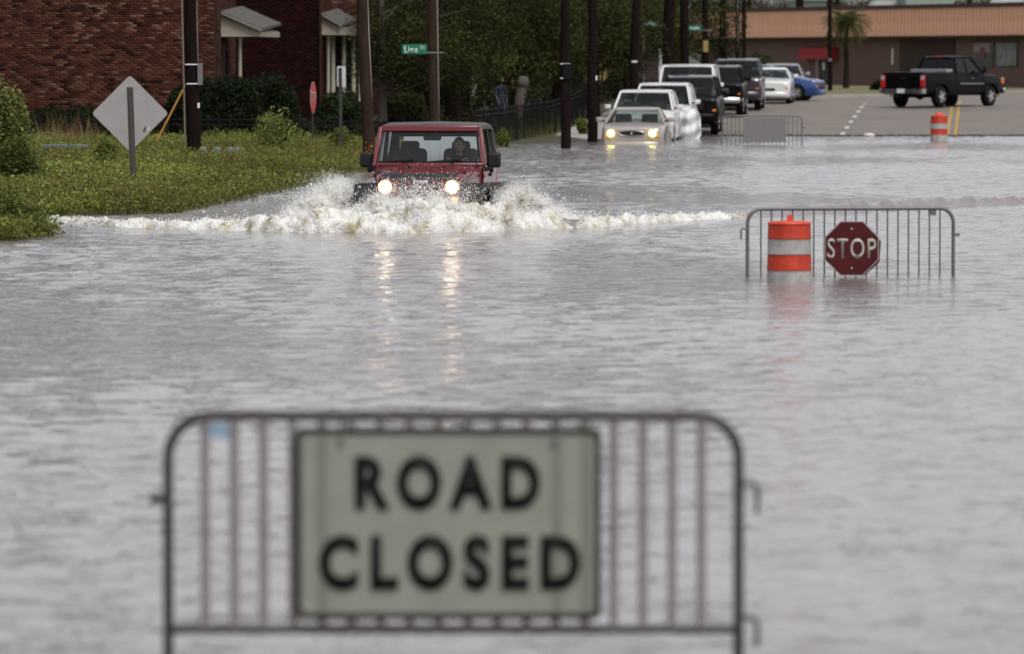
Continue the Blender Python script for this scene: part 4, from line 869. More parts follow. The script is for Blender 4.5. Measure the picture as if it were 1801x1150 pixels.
# crest line: pixel column, row of the wave's foot, wave height in metres, foam cover
CREST = np.array([(40, 383, .02, .6), (85, 388, .07, 1), (200, 401, .11, 1), (330, 404, .13, 1), (430, 406, .17, 1), (520, 409, .28, 1), (620, 410, .33, 1), (745, 410, .34, 1), (870, 407, .33, 1), (960, 403, .26, 1), (1060, 399, .14, 1), (1180, 390, .11, 1), (1310, 384, .075, .9), (1400, 378, .05, .7)])
def crest(px): return [np.interp(px, CREST[:, 0], CREST[:, k]) for k in (1, 2, 3)]
pxs = np.arange(40, 1400, 3.0); vs = np.linspace(0, 1.5, 52); V = []
for px in pxs:
    py, hh, cov = crest(px); Y0 = Yw(py); x0 = Xat(px, Y0)
    Y0 += .16 * noise.noise(Vector((x0 * .9, 1.3, 0))) + .08 * noise.noise(Vector((x0 * 3.1, 5.3, 0)))
    for v in vs:
        prof = (v / .28) ** .7 if v < .28 else math.exp(-((v - .28) / .55) ** 2)
        p = (x0, Y0 + v, 0)
        hgt = hh * prof * (1.0 + .75 * fbm(p, 2.2, 5)) + .035 * fbm((p[0] + 9, p[1], 3), 7.5, 4) * min(1, prof * 2) - .022
        V.append((x0 + .05 * fbm((p[0], p[1], 7), 4), Y0 + v - hgt * .35 + .06 * fbm((p[0], p[1], 2), 5), hgt))
nv = len(vs); i = (np.arange(len(pxs) - 1)[:, None] * nv + np.arange(nv - 1)[None]).ravel(); F = np.stack([i, i + nv, i + nv + 1, i + 1], 1)
wk = obj('bow_wave_foam', np_mesh('bow_wave_foam', V, F, FOAM, smooth=True)); tag(wk, 'long white foaming bow wave spreading across the flooded street', 'foam', kind='stuff')
# the small brown ripple wave running on to the far side
pxs2 = np.arange(1290, 1860, 3.0); V = []; vs2 = np.linspace(0, 1.8, 46)
for px in pxs2:
    py = np.interp(px, [1290, 1400, 1560, 1700, 1860], [386, 379, 370, 363, 357]); Y0 = Yw(py); x0 = Xat(px, Y0); hh = np.interp(px, [1290, 1400, 1700, 1860], [.04, .13, .13, .10])
    for v in vs2:
        prof = (v / .5) ** 1.2 if v < .5 else math.exp(-((v - .5) / .5) ** 2)
        hgt = hh * prof * (1 + .5 * fbm((x0, Y0 + v, 0), 2.5, 4)) + .02 * fbm((x0, Y0 + v, 4), 6, 3) * prof - .006
        V.append((x0, Y0 + v, hgt))
nv = len(vs2); i = (np.arange(len(pxs2) - 1)[:, None] * nv + np.arange(nv - 1)[None]).ravel(); F = np.stack([i, i + nv, i + nv + 1, i + 1], 1)
r2 = obj('wake_ripple', np_mesh('wake_ripple', V, F, WATER, smooth=True)); tag(r2, 'brown unbroken wake ripple running past the barricade', 'wave', kind='stuff')
# plumes of thrown water: lumpy cores wrapped in thousands of droplets
LOBES = []   # px, py of centre, depth, half width px, half height px
for a in [(585, 358, 80.6, 40, 40), (596, 345, 81.0, 22, 30), (555, 372, 80.2, 40, 26), (520, 384, 80.0, 30, 18), (640, 382, 79.7, 36, 22), (690, 374, 79.4, 32, 24), (735, 376, 79.3, 40, 25), (785, 374, 79.35, 38, 24), (835, 384, 79.7, 30, 15), (888, 366, 80.9, 24, 24), (910, 356, 81.2, 32, 30), (940, 366, 81.3, 30, 24), (970, 378, 81.4, 32, 15), (665, 360, 79.6, 20, 17), (770, 362, 79.5, 18, 14), (720, 388, 79.2, 60, 18), (620, 390, 79.5, 60, 18), (850, 387, 79.8, 50, 16), (910, 386, 80.9, 46, 16), (980, 388, 81.2, 46, 12), (545, 392, 79.8, 50, 15)]: LOBES.append(a)
bm0 = bmesh.new(); bmesh.ops.create_icosphere(bm0, subdivisions=5, radius=1); bm0.verts.ensure_lookup_table()
SV = np.array([v.co[:] for v in bm0.verts]); SF = np.array([[v.index for v in f.verts] for f in bm0.faces]); bm0.free()
VV, FF, DP, DS = [], [], [], []
for li, (px, py, Y, rw, rh) in enumerate(LOBES):
    c = at(px, py, Y); s = sc(Y); a, b = rw / s * .92, rh / s * .88; dpt = min(a, .26)
    off = np.array([fbm((v[0] + li * 3.7, v[1], v[2]), 1.9, 6) for v in SV]); off2 = np.array([fbm((v[0] + li * 1.7, v[1] + 5, v[2]), 6.5, 3) for v in SV])
    k = (.76 + .52 * off + .20 * off2)[:, None]
    P = SV * k * np.array([a, dpt, b]) + np.array(c[:])
    VV.append(P); FF.append(SF + li * len(SV))
    nd = int(13000 * (rw * rh) / 900)
    j = rng.integers(0, len(SV), nd); sp_ = np.abs(rng.normal(0, .20, (nd, 1))) + .02
    q = P[j] + SV[j] * sp_ * np.array([a, dpt, b]) * 1.3 + rng.normal(0, .012, (nd, 3)); q[:, 2] += np.abs(rng.normal(0, .03, nd)) * (SV[j][:, 2] > 0)
    DP.append(q); DS.append(np.exp(rng.normal(-6.0, .5, nd)))
core = obj('splash_water', np_mesh('splash_water', np.concatenate(VV), np.concatenate(FF), FOAM, smooth=True)); tag(core, 'cream white splash thrown up around the front of the red off-roader', 'splash', kind='stuff')
# fine drops thrown in front of the grille and off both wings
def cloud(px, py, Y, rw, rh, n, mean, sd=.35):
    q = np.array(at(px, py, Y)[:]) + rng.normal(0, 1, (n, 3)) * np.array([rw / sc(Y), .12, rh / sc(Y)]); DP.append(q); DS.append(np.exp(rng.normal(mean, sd, n)))
cloud(745, 341, 79.7, 52, 10, 5200, -5.8, .55); cloud(715, 322, 79.9, 30, 9, 500, -5.9); cloud(795, 335, 79.8, 18, 11, 600, -5.8); cloud(745, 303, 79.9, 45, 9, 90, -5.5); cloud(681, 328, 79.9, 8, 8, 160, -5.6); cloud(797, 328, 79.9, 8, 8, 160, -5.6)
cloud(578, 320, 80.9, 22, 8, 2600, -6.1); cloud(920, 332, 81.2, 30, 10, 2600, -6.1); cloud(845, 366, 79.9, 12, 6, 200, -5.35); cloud(515, 350, 80.4, 22, 10, 120, -5.4); cloud(980, 350, 81.2, 24, 9, 120, -5.4)
cloud(745, 396, 79.1, 160, 5, 3000, -6.0); cloud(470, 383, 80.2, 70, 5, 300, -5.1); cloud(1040, 378, 80.6, 60, 5, 300, -5.1)
for px in np.arange(100, 1300, 9):          # froth on the crest
    py, hh, cov = crest(px); Y0 = Yw(py)
    n = 26; q = np.array([Xat(px, Y0), Y0 + .25, hh * .8])[None] + rng.normal(0, 1, (n, 3)) * np.array([.07, .16, hh * .16 + .008]); q[:, 2] = np.abs(q[:, 2]); DP.append(q); DS.append(np.exp(rng.normal(-5.2, .35, n)))
P = np.concatenate(DP); D = np.concatenate(DS); ok = P[:, 2] > .0; P, D = P[ok], D[ok]
IV = np.array([(1, 0, 0), (-1, 0, 0), (0, 1, 0), (0, -1, 0), (0, 0, 1.15), (0, 0, -1.15)], float)
IF = np.array([(0, 2, 4), (2, 1, 4), (1, 3, 4), (3, 0, 4), (2, 0, 5), (1, 2, 5), (3, 1, 5), (0, 3, 5)])
print('drops', len(P))
st_ = np.clip(1 + rng.normal(0, .3, (len(P), 1, 3)), .4, 2); V = (P[:, None, :] + IV[None] * D[:, None, None] * st_).reshape(-1, 3); F = (IF[None] + (np.arange(len(P)) * 6)[:, None, None]).reshape(-1, 3)
DROP = mat('white spray drops', (.90, .895, .87), .35, 0, .05, 3)
dr = obj('spray_drops', np_mesh('spray_drops', V, F, DROP, smooth=True)); tag(dr, 'countless white drops flying around the red off-roader', 'spray', kind='stuff')
# ------------------------------------------------------------------ brick houses on the bank
BRICK = attr_mat('brick face', .9, 0, .4, 30, spec=.08)
def brick_wall(parent, x0, x1, z0, z1, yf, cols, wts, n_single=0, focus=None, side=None):
    """running-bond bricks 6 mm proud of the mortar wall, on a front face at y = yf (faces -y)"""
    bw, bh, gap = .200, .060, .010; px_, pz = bw + gap, bh + gap; B = []
    nr = int((z1 - z0) / pz)
    for r in range(nr):
        off = (r % 2) * px_ / 2
        n = int((x1 - x0 - off) / px_)
        for i in range(n): B.append((x0 + off + i * px_ + bw / 2, z0 + r * pz + bh / 2))
    B = np.array(B); tc = tints(len(B), cols, .28, wts); dy = rng.uniform(.004, .010, len(B))
    single = np.zeros(len(B), bool)
    if n_single:
        d = np.hypot((B[:, 0] - focus[0]) * .5, B[:, 1] - focus[1]); single[np.argsort(d)[:n_single]] = True
    def corners(b, d):
        n = len(b); X, Z = b[:, 0], b[:, 1]; V = np.zeros((n, 8, 3)); k = 0
        for y in (0, 1):
            for sx, sz in ((-1, -1), (1, -1), (1, 1), (-1, 1)):
                V[:, k, 0] = X + sx * bw / 2; V[:, k, 1] = yf - d if y == 0 else yf + .02; V[:, k, 2] = Z + sz * bh / 2; k += 1
        return V
    QF = np.array([(0, 1, 2, 3), (0, 4, 5, 1), (1, 5, 6, 2), (2, 6, 7, 3), (3, 7, 4, 0)])
    m = ~single; V = corners(B[m], dy[m])
    if side is not None: V = np.stack([side + (yf - V[..., 1]), V[..., 0], V[..., 2]], -1)
    F = (QF[None] + (np.arange(m.sum()) * 8)[:, None, None]).reshape(-1, 4)
    o = obj('brickwork', np_mesh('brickwork', V.reshape(-1, 3), F, BRICK, np.repeat(tc[m], 5, 0)), parent); o['kind'] = 'stuff'
    if n_single:
        var = tints(14, cols, .3, wts); mes = []
        for c in var:
            V = corners(np.array([[0, 0]]), np.array([.007 + yf * 0])); V[:, :, 1] -= yf; mes.append(np_mesh('brick', V.reshape(-1, 3), QF, BRICK, np.repeat(c[None], 5, 0)))
        for b in B[single]:
            o = obj('brick', mes[rng.integers(14)], parent); o.location = (b[0], yf + rng.uniform(-.003, .002), b[1])
RB = [(.074, .027, .018), (.052, .0185, .013), (.094, .038, .024), (.016, .0075, .006), (.125, .070, .048)]
RBW = [.34, .28, .20, .09, .09]
DB = [(.017, .004, .0035), (.012, .0035, .003), (.024, .006, .0045)]
MORTAR = mat('dark mortar', (.040, .022, .016), .95, 0, .2, 6, spec=.05); MORTAR_D = mat('very dark mortar', (.007, .004, .0035), .95, 0, .2, 6, spec=.05)  # second mortar is a much darker tone of the first
BEIGE = mat('beige porch board', (.34, .30, .235), .8, 0, .08, 3); SHING = mat('grey roof shingle', (.085, .080, .068), .95, 0, .3, 5, .5, 20, stretch=(1, 1, 4)); COLW = mat('cream column paint', (.36, .345, .26), .6, 0, .08, 4)
DOORM = mat('dark brown door', (.020, .014, .012), .6, 0, .2, 4); WINM = mat('dark window pane', (.012, .014, .016), .12, 0, .2, 3)
YA = 163.0; xA = Xat(382, YA)
hA = empty('brick_house', (0, 0, 0), 0, 'red brick gable end filling the upper corner above the diamond sign', 'house')
MB().box(((xA - 21) / 2 - .0, YA + 5.5, 3.1), (xA + 21, 11, 6.4)).build('wall', MORTAR, hA)
brick_wall(hA, -18.5, xA, .16, 5.0, YA, RB, RBW, 300, (Xat(210, YA), 3.55))
brick_wall(hA, YA, YA + 11, .16, 5.0, YA, RB, RBW, side=xA)
MB().prism([(xA + .3, YA - .3, 6.2), (-21.2, YA - .3, 6.2), (-21.2, YA - .3, 6.4), ((xA - 21) / 2, YA - .3, 9.6), (xA + .3, YA - .3, 6.4)], (0, 11.6, 0)).build('roof', SHING, hA)
def porch(parent, xw, Y, px_end, py_ridge, py_eave, py_soffit, depth, cols, ground):
    """lean-to porch: beige end board, shingled slope falling away from the house wall, soffit and columns"""
    xe = Xat(px_end, Y); zr, ze, zs = Zat(py_ridge, Y), Zat(py_eave, Y), Zat(py_soffit, Y)
    MB().prism([(xw + .01, Y, zs), (xe - .02, Y, zs), (xe - .02, Y, ze - .02), (xw + .01, Y, zr - .05)], (STREET * depth, depth, 0)).build('porch_end_board', BEIGE, parent)
    rf = MB().prism([(xw + .01, Y - .12, zr), (xe + .02, Y - .12, ze), (xe + .02, Y - .12, ze + .07), (xw + .01, Y - .12, zr + .07)], (STREET * depth, depth + .24, .19)).build('porch_roof', SHING, parent)
    MB().bar((xw + .01, Y - .14, zr + .01), (xe + .02, Y - .14, ze + .01), .03, .06).build('gutter', mat('gutter paint', (.20, .19, .165), .6, 0, .2), rf)
    for px in cols:
        x = Xat(px, Y + .25); MB().lathe([(.075, ground), (.075, ground + .12), (.055, ground + .15), (.052, zs - .12), (.075, zs - .08), (.075, zs + .0)], 14, (x, Y + .3, 0)).build('porch_column', COLW, parent, 50)
porch(hA, xA, YA + 2.0, 459, 24, 55, 65, 4.6, [422], .3)
for (px0, px1, py0, py1) in ((398, 408, 78, 140),):
    pass
# side of house A seen past its corner: a dark door and light quoins
MB().box((xA + .012, YA + 3.2, 1.75), (.05, 1.0, 2.3)).build('door', DOORM, hA); MB().box((xA + .01, YA + 5.2, 2.0), (.05, 1.1, 1.4)).build('window', WINM, hA)
YB = 185.0; xB0, xB1 = Xat(420, YB), Xat(562, YB)
hB = empty('brick_house', (0, 0, 0), 0, 'dark maroon brick house behind the edge-on stop sign', 'house')
MB().box(((xB1 - 26) / 2, YB + 6, 3.2), (xB1 + 26, 12, 6.6)).build('wall', MORTAR_D, hB)
brick_wall(hB, xB1 - 6.4, xB1, .15, 5.2, YB, DB, None)
brick_wall(hB, YB, YB + 12, .16, 5.0, YB, RB, RBW, side=xB1)
MB().prism([(xB1 + .3, YB - .3, 6.4), (-26.2, YB - .3, 6.4), (-26.2, YB - .3, 6.6), ((xB1 - 26) / 2, YB - .3, 10), (xB1 + .3, YB - .3, 6.6)], (0, 12.6, 0)).build('roof', SHING, hB)
porch(hB, xB1, YB + 2.0, 600, 27, 47, 62, 4.6, [577], .3)
# third house end with pale brick strips and white columns behind the trees
YC = 205.0; xC = Xat(585, YC)
hC = empty('brick_house', (0, 0, 0), 0, 'pale brick house with cream columns half hidden by tree trunks', 'house')
MB().box((xC - 1.0 + 2.6, YC + 6, 3.2), (6.6, 12, 6.6)).build('wall', MORTAR_D, hC)
brick_wall(hC, Xat(563, YC), Xat(700, YC), .15, 5.0, YC, [(.11, .045, .034), (.15, .075, .058), (.075, .03, .024)], None)
for px in (586, 605, 622, 634): MB().lathe([(.10, .4), (.10, .55), (.075, .58), (.07, 3.2), (.10, 3.25), (.10, 3.35)], 14, (Xat(px, YC - 1), YC - 1, 0)).build('porch_column', COLW, hC, 50)
for px in (597, 614, 628): MB().box((Xat(px, YC), YC - .02, 2.0), (.16, .06, 2.7)).build('window', WINM, hC)
MB().box((xC + 1.6, YC - .8, 3.42), (6.4, 1.4, .14)).build('porch_roof', SHING, hC)

# ------------------------------------------------------------------ far shop with the copper fascia
p0 = Vector((Xat(1236, 322), 322)); p1 = Vector((Xat(1830, 283), 283)); dvec = (p1 - p0); LEN = dvec.length; ang = math.atan2(dvec.y, dvec.x)
shop = empty('shop_building', (p0.x, p0.y, 0), ang, 'long low brown brick shop with copper coloured fascia panels', 'shop')
SHB = mat('brown brick shop wall', (.15, .092, .076), .9, 0, .22, 9, .3, 30); COP = mat('copper fascia sheet', (.90, .485, .32), .6, 0, .2, 1.4); CAPM = mat('dark roof edge', (.045, .022, .020), .7, 0, .1)
LT = LEN + 14
MB().box((LT / 2, 6, 2.5), (LT, 12, 5.0)).build('wall', SHB, shop)
pm = MB().box((0, 0, 0), (.345, .07, 1.42)).mesh('fascia_panel', COP); npan = int(LT / .42)
for k in range(npan): o = obj('fascia_panel', pm, shop); o.location = (.2 + k * .42, -.62 + rng.uniform(-.006, .006), 4.47)
MB().box((LT / 2, -.30, 4.5), (LT, .58, 1.36)).build('fascia_core', CAPM, shop)
MB().box((LT / 2, 5.6, 5.28), (LT + .3, 12.7, .2)).build('roof', CAPM, shop); MB().box((LT / 2, -.66, 3.72), (LT, .09, .07)).build('fascia_trim', CAPM, shop)
def sx(px):   # local x on the shop front for a pixel column
    best = min(np.arange(0, LT, .1), key=lambda t: abs((p0.x + math.cos(ang) * t) / (p0.y + math.sin(ang) * t) * FPX + 900.5 - px)); return float(best)
def sY(t): return p0.y + math.sin(ang) * t
REDA = mat('red awning cloth', (.30, .018, .020), .8, 0, .12, 4)
t0, t1 = sx(1418), sx(1475); zA, zB = Zat(83, sY(t0)), Zat(105, sY(t0))
MB().prism([(t0, -.05, zA), (t0, -.05, zB), (t0, -.55, zB), (t0, -.42, zA - .06)], (t1 - t0, 0, 0)).build('awning', REDA, shop)
MB().box(((t0 + t1) / 2, -.03, 1.95), (1.9, .05, 1.75)).build('door', DOORM, shop, bevel=.01); MB().box(((t0 + t1) / 2 - .55, -.07, 2.05), (.42, .03, 1.2)).build('door_pane', mat('tan pane', (.14, .10, .08), .3, 0, .2), shop); MB().box(((t0 + t1) / 2 + .3, -.07, 2.2), (.25, .03, .4)).build('notice', WHITE_P, shop)
t2, t3 = sx(1712), sx(1745); zw0, zw1 = Zat(118, sY(t2)), Zat(76, sY(t2))
for a, b, mm in ((1712, 1748, 'p'), (1752, 1790, 'q')):
    ta, tb = sx(a), sx(b); w_ = MB().box(((ta + tb) / 2, -.03, (zw0 + zw1) / 2), (tb - ta, .05, zw1 - zw0)).build('window', WINM, shop); MB().box(((ta + tb) / 2, -.04, zw1 + .04), (tb - ta + .2, .09, .08)).build('window_head', CAPM, w_)
    if mm == 'q': MB().box(((ta + tb) / 2, -.06, (zw0 + zw1) / 2 - .0), ((tb - ta) * .9, .012, (zw1 - zw0) * .9)).build('poster', mat('faded poster', (.20, .21, .22), .7, 0, .6, 2.5), w_)
    else:
        MB().box(((ta + tb) / 2 - .1, -.06, zw1 - .25), ((tb - ta) * .8, .012, .45)).build('poster', mat('pale poster', (.26, .23, .22), .7, 0, .5, 4), w_); MB().lathe([(.30, -.01), (.30, .0)], 18, ((ta + tb) / 2, -.07, (zw0 + zw1) / 2 + .1), 'Y').build('round_sign', mat('round red sign', (.16, .03, .035), .6, 0, .4, 6), w_)
MB().box((sx(1571), -.04, Zat(100, sY(sx(1571)))), (.16, .05, .85)).build('white_plate', WHITE_P, shop); MB().box((sx(1630), -.035, 2.3), (6.5, .04, 2.5)).build('shaded_bay', mat('brick with painted shade', (.045, .026, .022), .9, 0, .2, 6), shop)  # bay's shade is put into a darker copy of the wall brick
MB().box((sx(1408), -4.0, 1.35), (.22, .22, .75)).build('post_box', mat('red post', (.42, .02, .02), .5, 0, .1), shop, bevel=.04)
# roofs and house fronts beyond the shop
PALE = mat('pale roof metal', (.46, .48, .46), .6, 0, .08, 1); GRNW = mat('pale green siding', (.27, .33, .28), .7, 0, .1, 1, stretch=(1, 1, 12))
for nm, lab, pxa, pxb, pt, Yh, mm in (('house', 'pale green gabled house rising over the shop roof', 1590, 1680, -32, 372, GRNW), ('house', 'house with bright white roof edge behind the palm tree', 1528, 1590, 6, 378, PALE), ('house', 'pale grey house at the far end of the shop roof', 1395, 1455, -15, 375, GRNW), ('house', 'white roofed house at the outer end beyond the shop', 1755, 1850, -10, 368, PALE)):
    xa, xb = Xat(pxa, Yh), Xat(pxb, Yh); zt = Zat(pt, Yh); r_ = empty(nm, ((xa + xb) / 2, Yh, 0), 0, lab, 'house'); hw = (xb - xa) / 2
    MB().box((0, 4, zt / 2 - .3), (2 * hw - .2, 8, zt - .6)).build('wall', mm, r_); MB().prism([(-hw, -.3, zt - .62), (hw, -.3, zt - .62), (hw * .55, -.3, zt + .2), (-hw * .55, -.3, zt + .2)], (0, 8.6, 0)).build('roof', PALE if mm is PALE else GRNW, r_)
# grey clapboard house and maroon block seen between the poles
SID = mat('grey clapboard', (.36, .37, .36), .75, 0, .1, 2, stretch=(1, 1, 1))
hx0, hx1 = Xat(1118, 268), Xat(1215, 268); hs_ = empty('clapboard_house', ((hx0 + hx1) / 2, 268, .9), 0, 'pale grey clapboard house glimpsed between the utility poles', 'house'); hw = (hx1 - hx0) / 2
MB().box((0, 3, 2.6), (2 * hw, 6, 5.2)).build('wall', SID, hs_)
cb = MB().prism([(-hw, -.03, 0), (-hw, -.002, .0), (-hw, -.002, .135), (-hw, -.012, .135)], (2 * hw, 0, 0)).mesh('clapboard', SID)
for k in range(36): o = obj('clapboard', cb, hs_); o.location = (0, 0, .05 + k * .138)
MB().prism([(-hw - .3, -.4, 5.2), (hw + .3, -.4, 5.2), (0, -.4, 7.6)], (0, 6.8, 0)).build('roof', SHING, hs_); MB().box((-.1, -.06, 1.35), (1.0, .08, 1.5)).build('window', mat('bright curtain', (.55, .58, .58), .5, 0, .1), hs_)
hM = empty('maroon_building', (Xat(1075, 250), 250, .7), 0, 'dark maroon building with yellow post behind the parked cars', 'building')
MB().box((.3, 4, 2.2), (3.6, 8, 4.6)).build('wall', mat('dark maroon wall', (.038, .022, .022), .9, 0, .2, 6), hM); MB().box((.3, 3.7, 4.6), (4.0, 9.0, .25)).build('roof', CAPM, hM)
for dx in (-.52, -.27): MB().box((dx, -.1, 1.9), (.17, .12, 2.5)).build('yellow_post', mat('mustard paint', (.30, .19, .06), .7, 0, .15), hM)

# ------------------------------------------------------------------ poles
def pole(label, px_top, px_base, Y, width_px, m=WOOD, top=8.5, conduit=None, boxes=(), group='wooden utility poles along the street', z=None, base_py=None):
    xb, xt = Xat(px_base, Y), Xat(px_top, Y); yb = gz(xb, Y) - .15 if z is None else z; r = width_px / sc(Y) / 2
    zt = Zat(0, Y); k = (xt - xb) / max(zt - yb, .1)
    root = empty('utility_pole', (xb, Y, yb), 0, label, 'utility pole', group); H = top - yb; n = 9
    pts = [(k * H * i / n + .012 * math.sin(i * 1.7), 0.01 * math.cos(i * 2.1), H * i / n) for i in range(n + 1)]
    MB().tube(pts, [r * (1.06 - .22 * i / n) for i in range(n + 1)], 14).build('pole_shaft', m, root, 60)
    for off, rr, cm, z0, z1 in conduit or ():
        MB().tube([(k * z + off / sc(Y), -.9 * r * (1 if abs(off) < width_px * .45 else .2), z) for z in np.linspace(z0, min(z1, H), 6)], rr, 7).build('conduit', cm, root, 60)
    for off, py, w_, h_, cm, dz in boxes:
        z_ = Zat(py, Y) - yb; MB().box((k * z_ + off / sc(Y), -r - dz, z_), (w_ / sc(Y), .03 + dz * 1.2, h_ / sc(Y))).build('tag_plate' if h_ > 6 else 'band', cm, root, bevel=.004)
    return root
PVC = mat('pale conduit', (.26, .23, .18), .6, 0, .15, 3); WIRE = mat('weathered ground wire cover', (.30, .27, .25), .7, 0, .2, 3); SIG = mat('grey box', (.16, .155, .155), .5, .2, .15, 4)
Yp = 125.0
pole('dark pole with pale conduits beside the diamond sign', 335, 341, Yp, 24, WOOD, 9, [(-14.5, .022, mat('tan conduit', (.20, .155, .10), .7, 0, .2), .1, 8), (11, .008, WIRE, .0, 8)], [(15, 131, 9, 38, SIG, .01), (0, 114, 22, 2.2, WHITE_P, 0), (2, 148, 22, 2.2, WHITE_P, 0), (11, 186, 4, 9, WHITE_P, .01)])
gy0, gy1 = at(322, 158, Yp - 1), at(276, 248, Yp - 1); gy1.z = max(gy1.z, gz(gy1.x, Yp - 1) - .05)
gg = empty('guy_wire', (0, 0, 0), 0, 'yellow guy wire guard slanting from the conduit pole', 'guy wire')
MB().tube([gy0, gy1], .022, 8).build('yellow_guard', mat('yellow guard plastic', (.42, .20, .03), .6, 0, .15), gg, 60); MB().tube([gy0, at(327, 148, Yp - .5)], .006, 5).build('wire', STEEL, gg)
pole('brown leaning pole with white wire strip above orange flowers', 637, 650, 127, 21, WOOD_B, 9, [(9.5, .014, WIRE, 0, 8)])
pole('brown pole holding the green Line St sign', 760, 764, 150, 18, WOOD_B, 9, [(9, .014, WIRE, 0, 8)])
pole('black pole in the water beside the tan sedan, bearing a small sign', 994, 995, 156, 17, WOOD, 9, None, [(4, 126, 16, 27, mat('black sign plate', (.008, .008, .008), .7, 0, .1, spec=.1), .02), (0, 113, 17, 2, WHITE_P, 0), (0, 138, 17, 2, WHITE_P, 0)], z=-.6)
pole('short dark pole at the water edge next to the tan sedan', 1042, 1042, 169, 17, WOOD, 7.5, None, [(7, 138, 3, 8, WHITE_P, .01)], z=-.4)
pole('dark leaning pole behind the white minivan roof', 1119, 1112, 192, 15, WOOD, 9, None, [(0, 109, 10, 3, WHITE_P, 0)])
pole('thick black pole beside the second street sign', 1178, 1172, 203, 21, WOOD, 10); pole('black pole close behind the thick one', 1203, 1206, 207, 15, WOOD, 10)
pole('pole above the tall white van roof', 1240, 1242, 222, 11, WOOD, 10, None, [(0, 82, 9, 20, mat('yellow reflector', (.28, .20, .07), .6, 0, .1), .02)])
pole('pole standing over the black suv roof', 1271, 1272, 228, 13, WOOD, 10); pole('thin pole with pale cable, first of the end pair', 1297, 1298, 236, 8, WOOD, 10, [(0, .015, WIRE, 2.5, 8)]); pole('thin dark pole, second of the end pair', 1308, 1309, 240, 8, WOOD, 10)
pole('slim dark lamp pole before the copper fascia', 1459, 1460, 262, 7.5, WOOD, 9, None, [(0, 106, 6, 5, SIG, .02)])
pole('pole rising behind the shop roof', 1406, 1406, 352, 15, WOOD, 11)
# ------------------------------------------------------------------ signs
GREEN = mat('street sign green', (.0, .14, .075), .5, 0, .08); GREEN2 = mat('far street sign green', (.0, .11, .06), .5, 0, .08)
def street_sign(label, px, py, Y, wpx, hpx, rows, m):
    c = at(px, py, Y); root = empty('street_sign', c, 0, label, 'street sign', 'green street name signs'); w_, h_ = wpx / sc(Y), hpx / sc(Y)
    MB().box((0, 0, 0), (w_, .012, h_)).build('plate', m, root, bevel=.003)
    for body, dx, dz, tw, th in rows: text_mesh('lettering', body, tw / sc(Y), th / sc(Y), WHITE_P, root, (dx / sc(Y), -.009, dz / sc(Y)), bold=.008, spacing=1.2)
    if not rows:      # lettering too blurred to read in the photograph
        for q in range(5): MB().box(((q - 2) * w_ * .14, -.009, rng.uniform(-.1, .1) * h_), (w_ * .07, .006, h_ * rng.uniform(.3, .5))).build('blurred_mark', WHITE_P, root)
    MB().tube([(w_ / 2, .0, -h_ * .38), (w_ / 2 + .42, .06, -h_ * .38)], .018, 6).build('bracket', STEEL, root, 60)
    return root
street_sign('green Line St sign on the brown leaning pole', 729, 87, 149.2, 44, 17, [('Line', -6, -.5, 23, 12), ('St', 14, 3, 8, 6.5)], GREEN)
street_sign('far green street sign on the thin grey post', 1145, 42.5, 205, 23, 10, [], GREEN2)
street_sign('far green street sign by the black poles', 1222, 50, 209, 25, 10, [], GREEN2)
o = MB().tube([(Xat(1132, 206), 206, gz(Xat(1132, 206), 206)), (Xat(1131, 206), 206, Zat(35, 206))], .05, 8).build('sign_post', STEEL, None, 60); tag(o, 'thin grey post holding a far green street sign', 'post')
# diamond sign seen from behind
Yd_ = 97.5; sg = empty('diamond_sign', (Xat(235, Yd_), Yd_, gz(Xat(235, Yd_), Yd_) - .1), 0, 'silver back of a diamond shaped road sign standing on the bank', 'road sign')
cx = Xat(228.5, Yd_) - Xat(235, Yd_); cz = Zat(200, Yd_) - sg.location.z; hd_ = 67.5 / sc(Yd_); side = hd_ * math.sqrt(2); rr = .055; pl = []
for a in (0, 90, 180, 270):
    for i in range(5):
        t = R(a + 90 * i / 4 - 45); k = R(a); bx, bz = (side / 2 - rr) * math.sqrt(2) * math.cos(R(a)), (side / 2 - rr) * math.sqrt(2) * math.sin(R(a)); pl.append((bx + rr * math.cos(t), 0, bz + rr * math.sin(t)))
pn = MB().prism([(cx + x, 0, cz + z) for x, y, z in pl], (0, .004, 0)).build('panel', SILV, sg); MB().box((cx + 26 / sc(Yd_), -.003, cz - 28 / sc(Yd_)), (.045, .003, .09), ry=R(25)).build('sticker', mat('brown sticker', (.14, .10, .085), .7, 0, .2), pn); MB().box((cx + 32 / sc(Yd_), -.003, cz - 27 / sc(Yd_)), (.05, .003, .07), ry=R(25)).build('sticker', mat('white sticker', (.5, .5, .5), .7, 0, .2), pn)
PST = mat('rusty grey channel post', (.075, .065, .058), .7, .3, .35, 8); ztp = Zat(154, Yd_) - sg.location.z; lean = cx - .0
ub = MB(); L_ = [(0, 0), (lean * .95, ztp)]
for dx, w_ in ((0, .05),): ub.bar((0, -.02, 0), (lean, -.02, ztp), w_, .022, (0, 1, 0))
for s in (-1, 1): ub.bar((s * .038, -.008, 0), (lean + s * .038, -.008, ztp), .028, .01, (0, 1, 0))
ub.build('channel_post', PST, sg)
for k in range(26):
    z = .15 + k * ztp / 27; MB().lathe([(.007, -.003), (.007, 0)], 6, (lean * z / ztp, -.032, z), 'Y').build('post_hole', BLACK, sg)
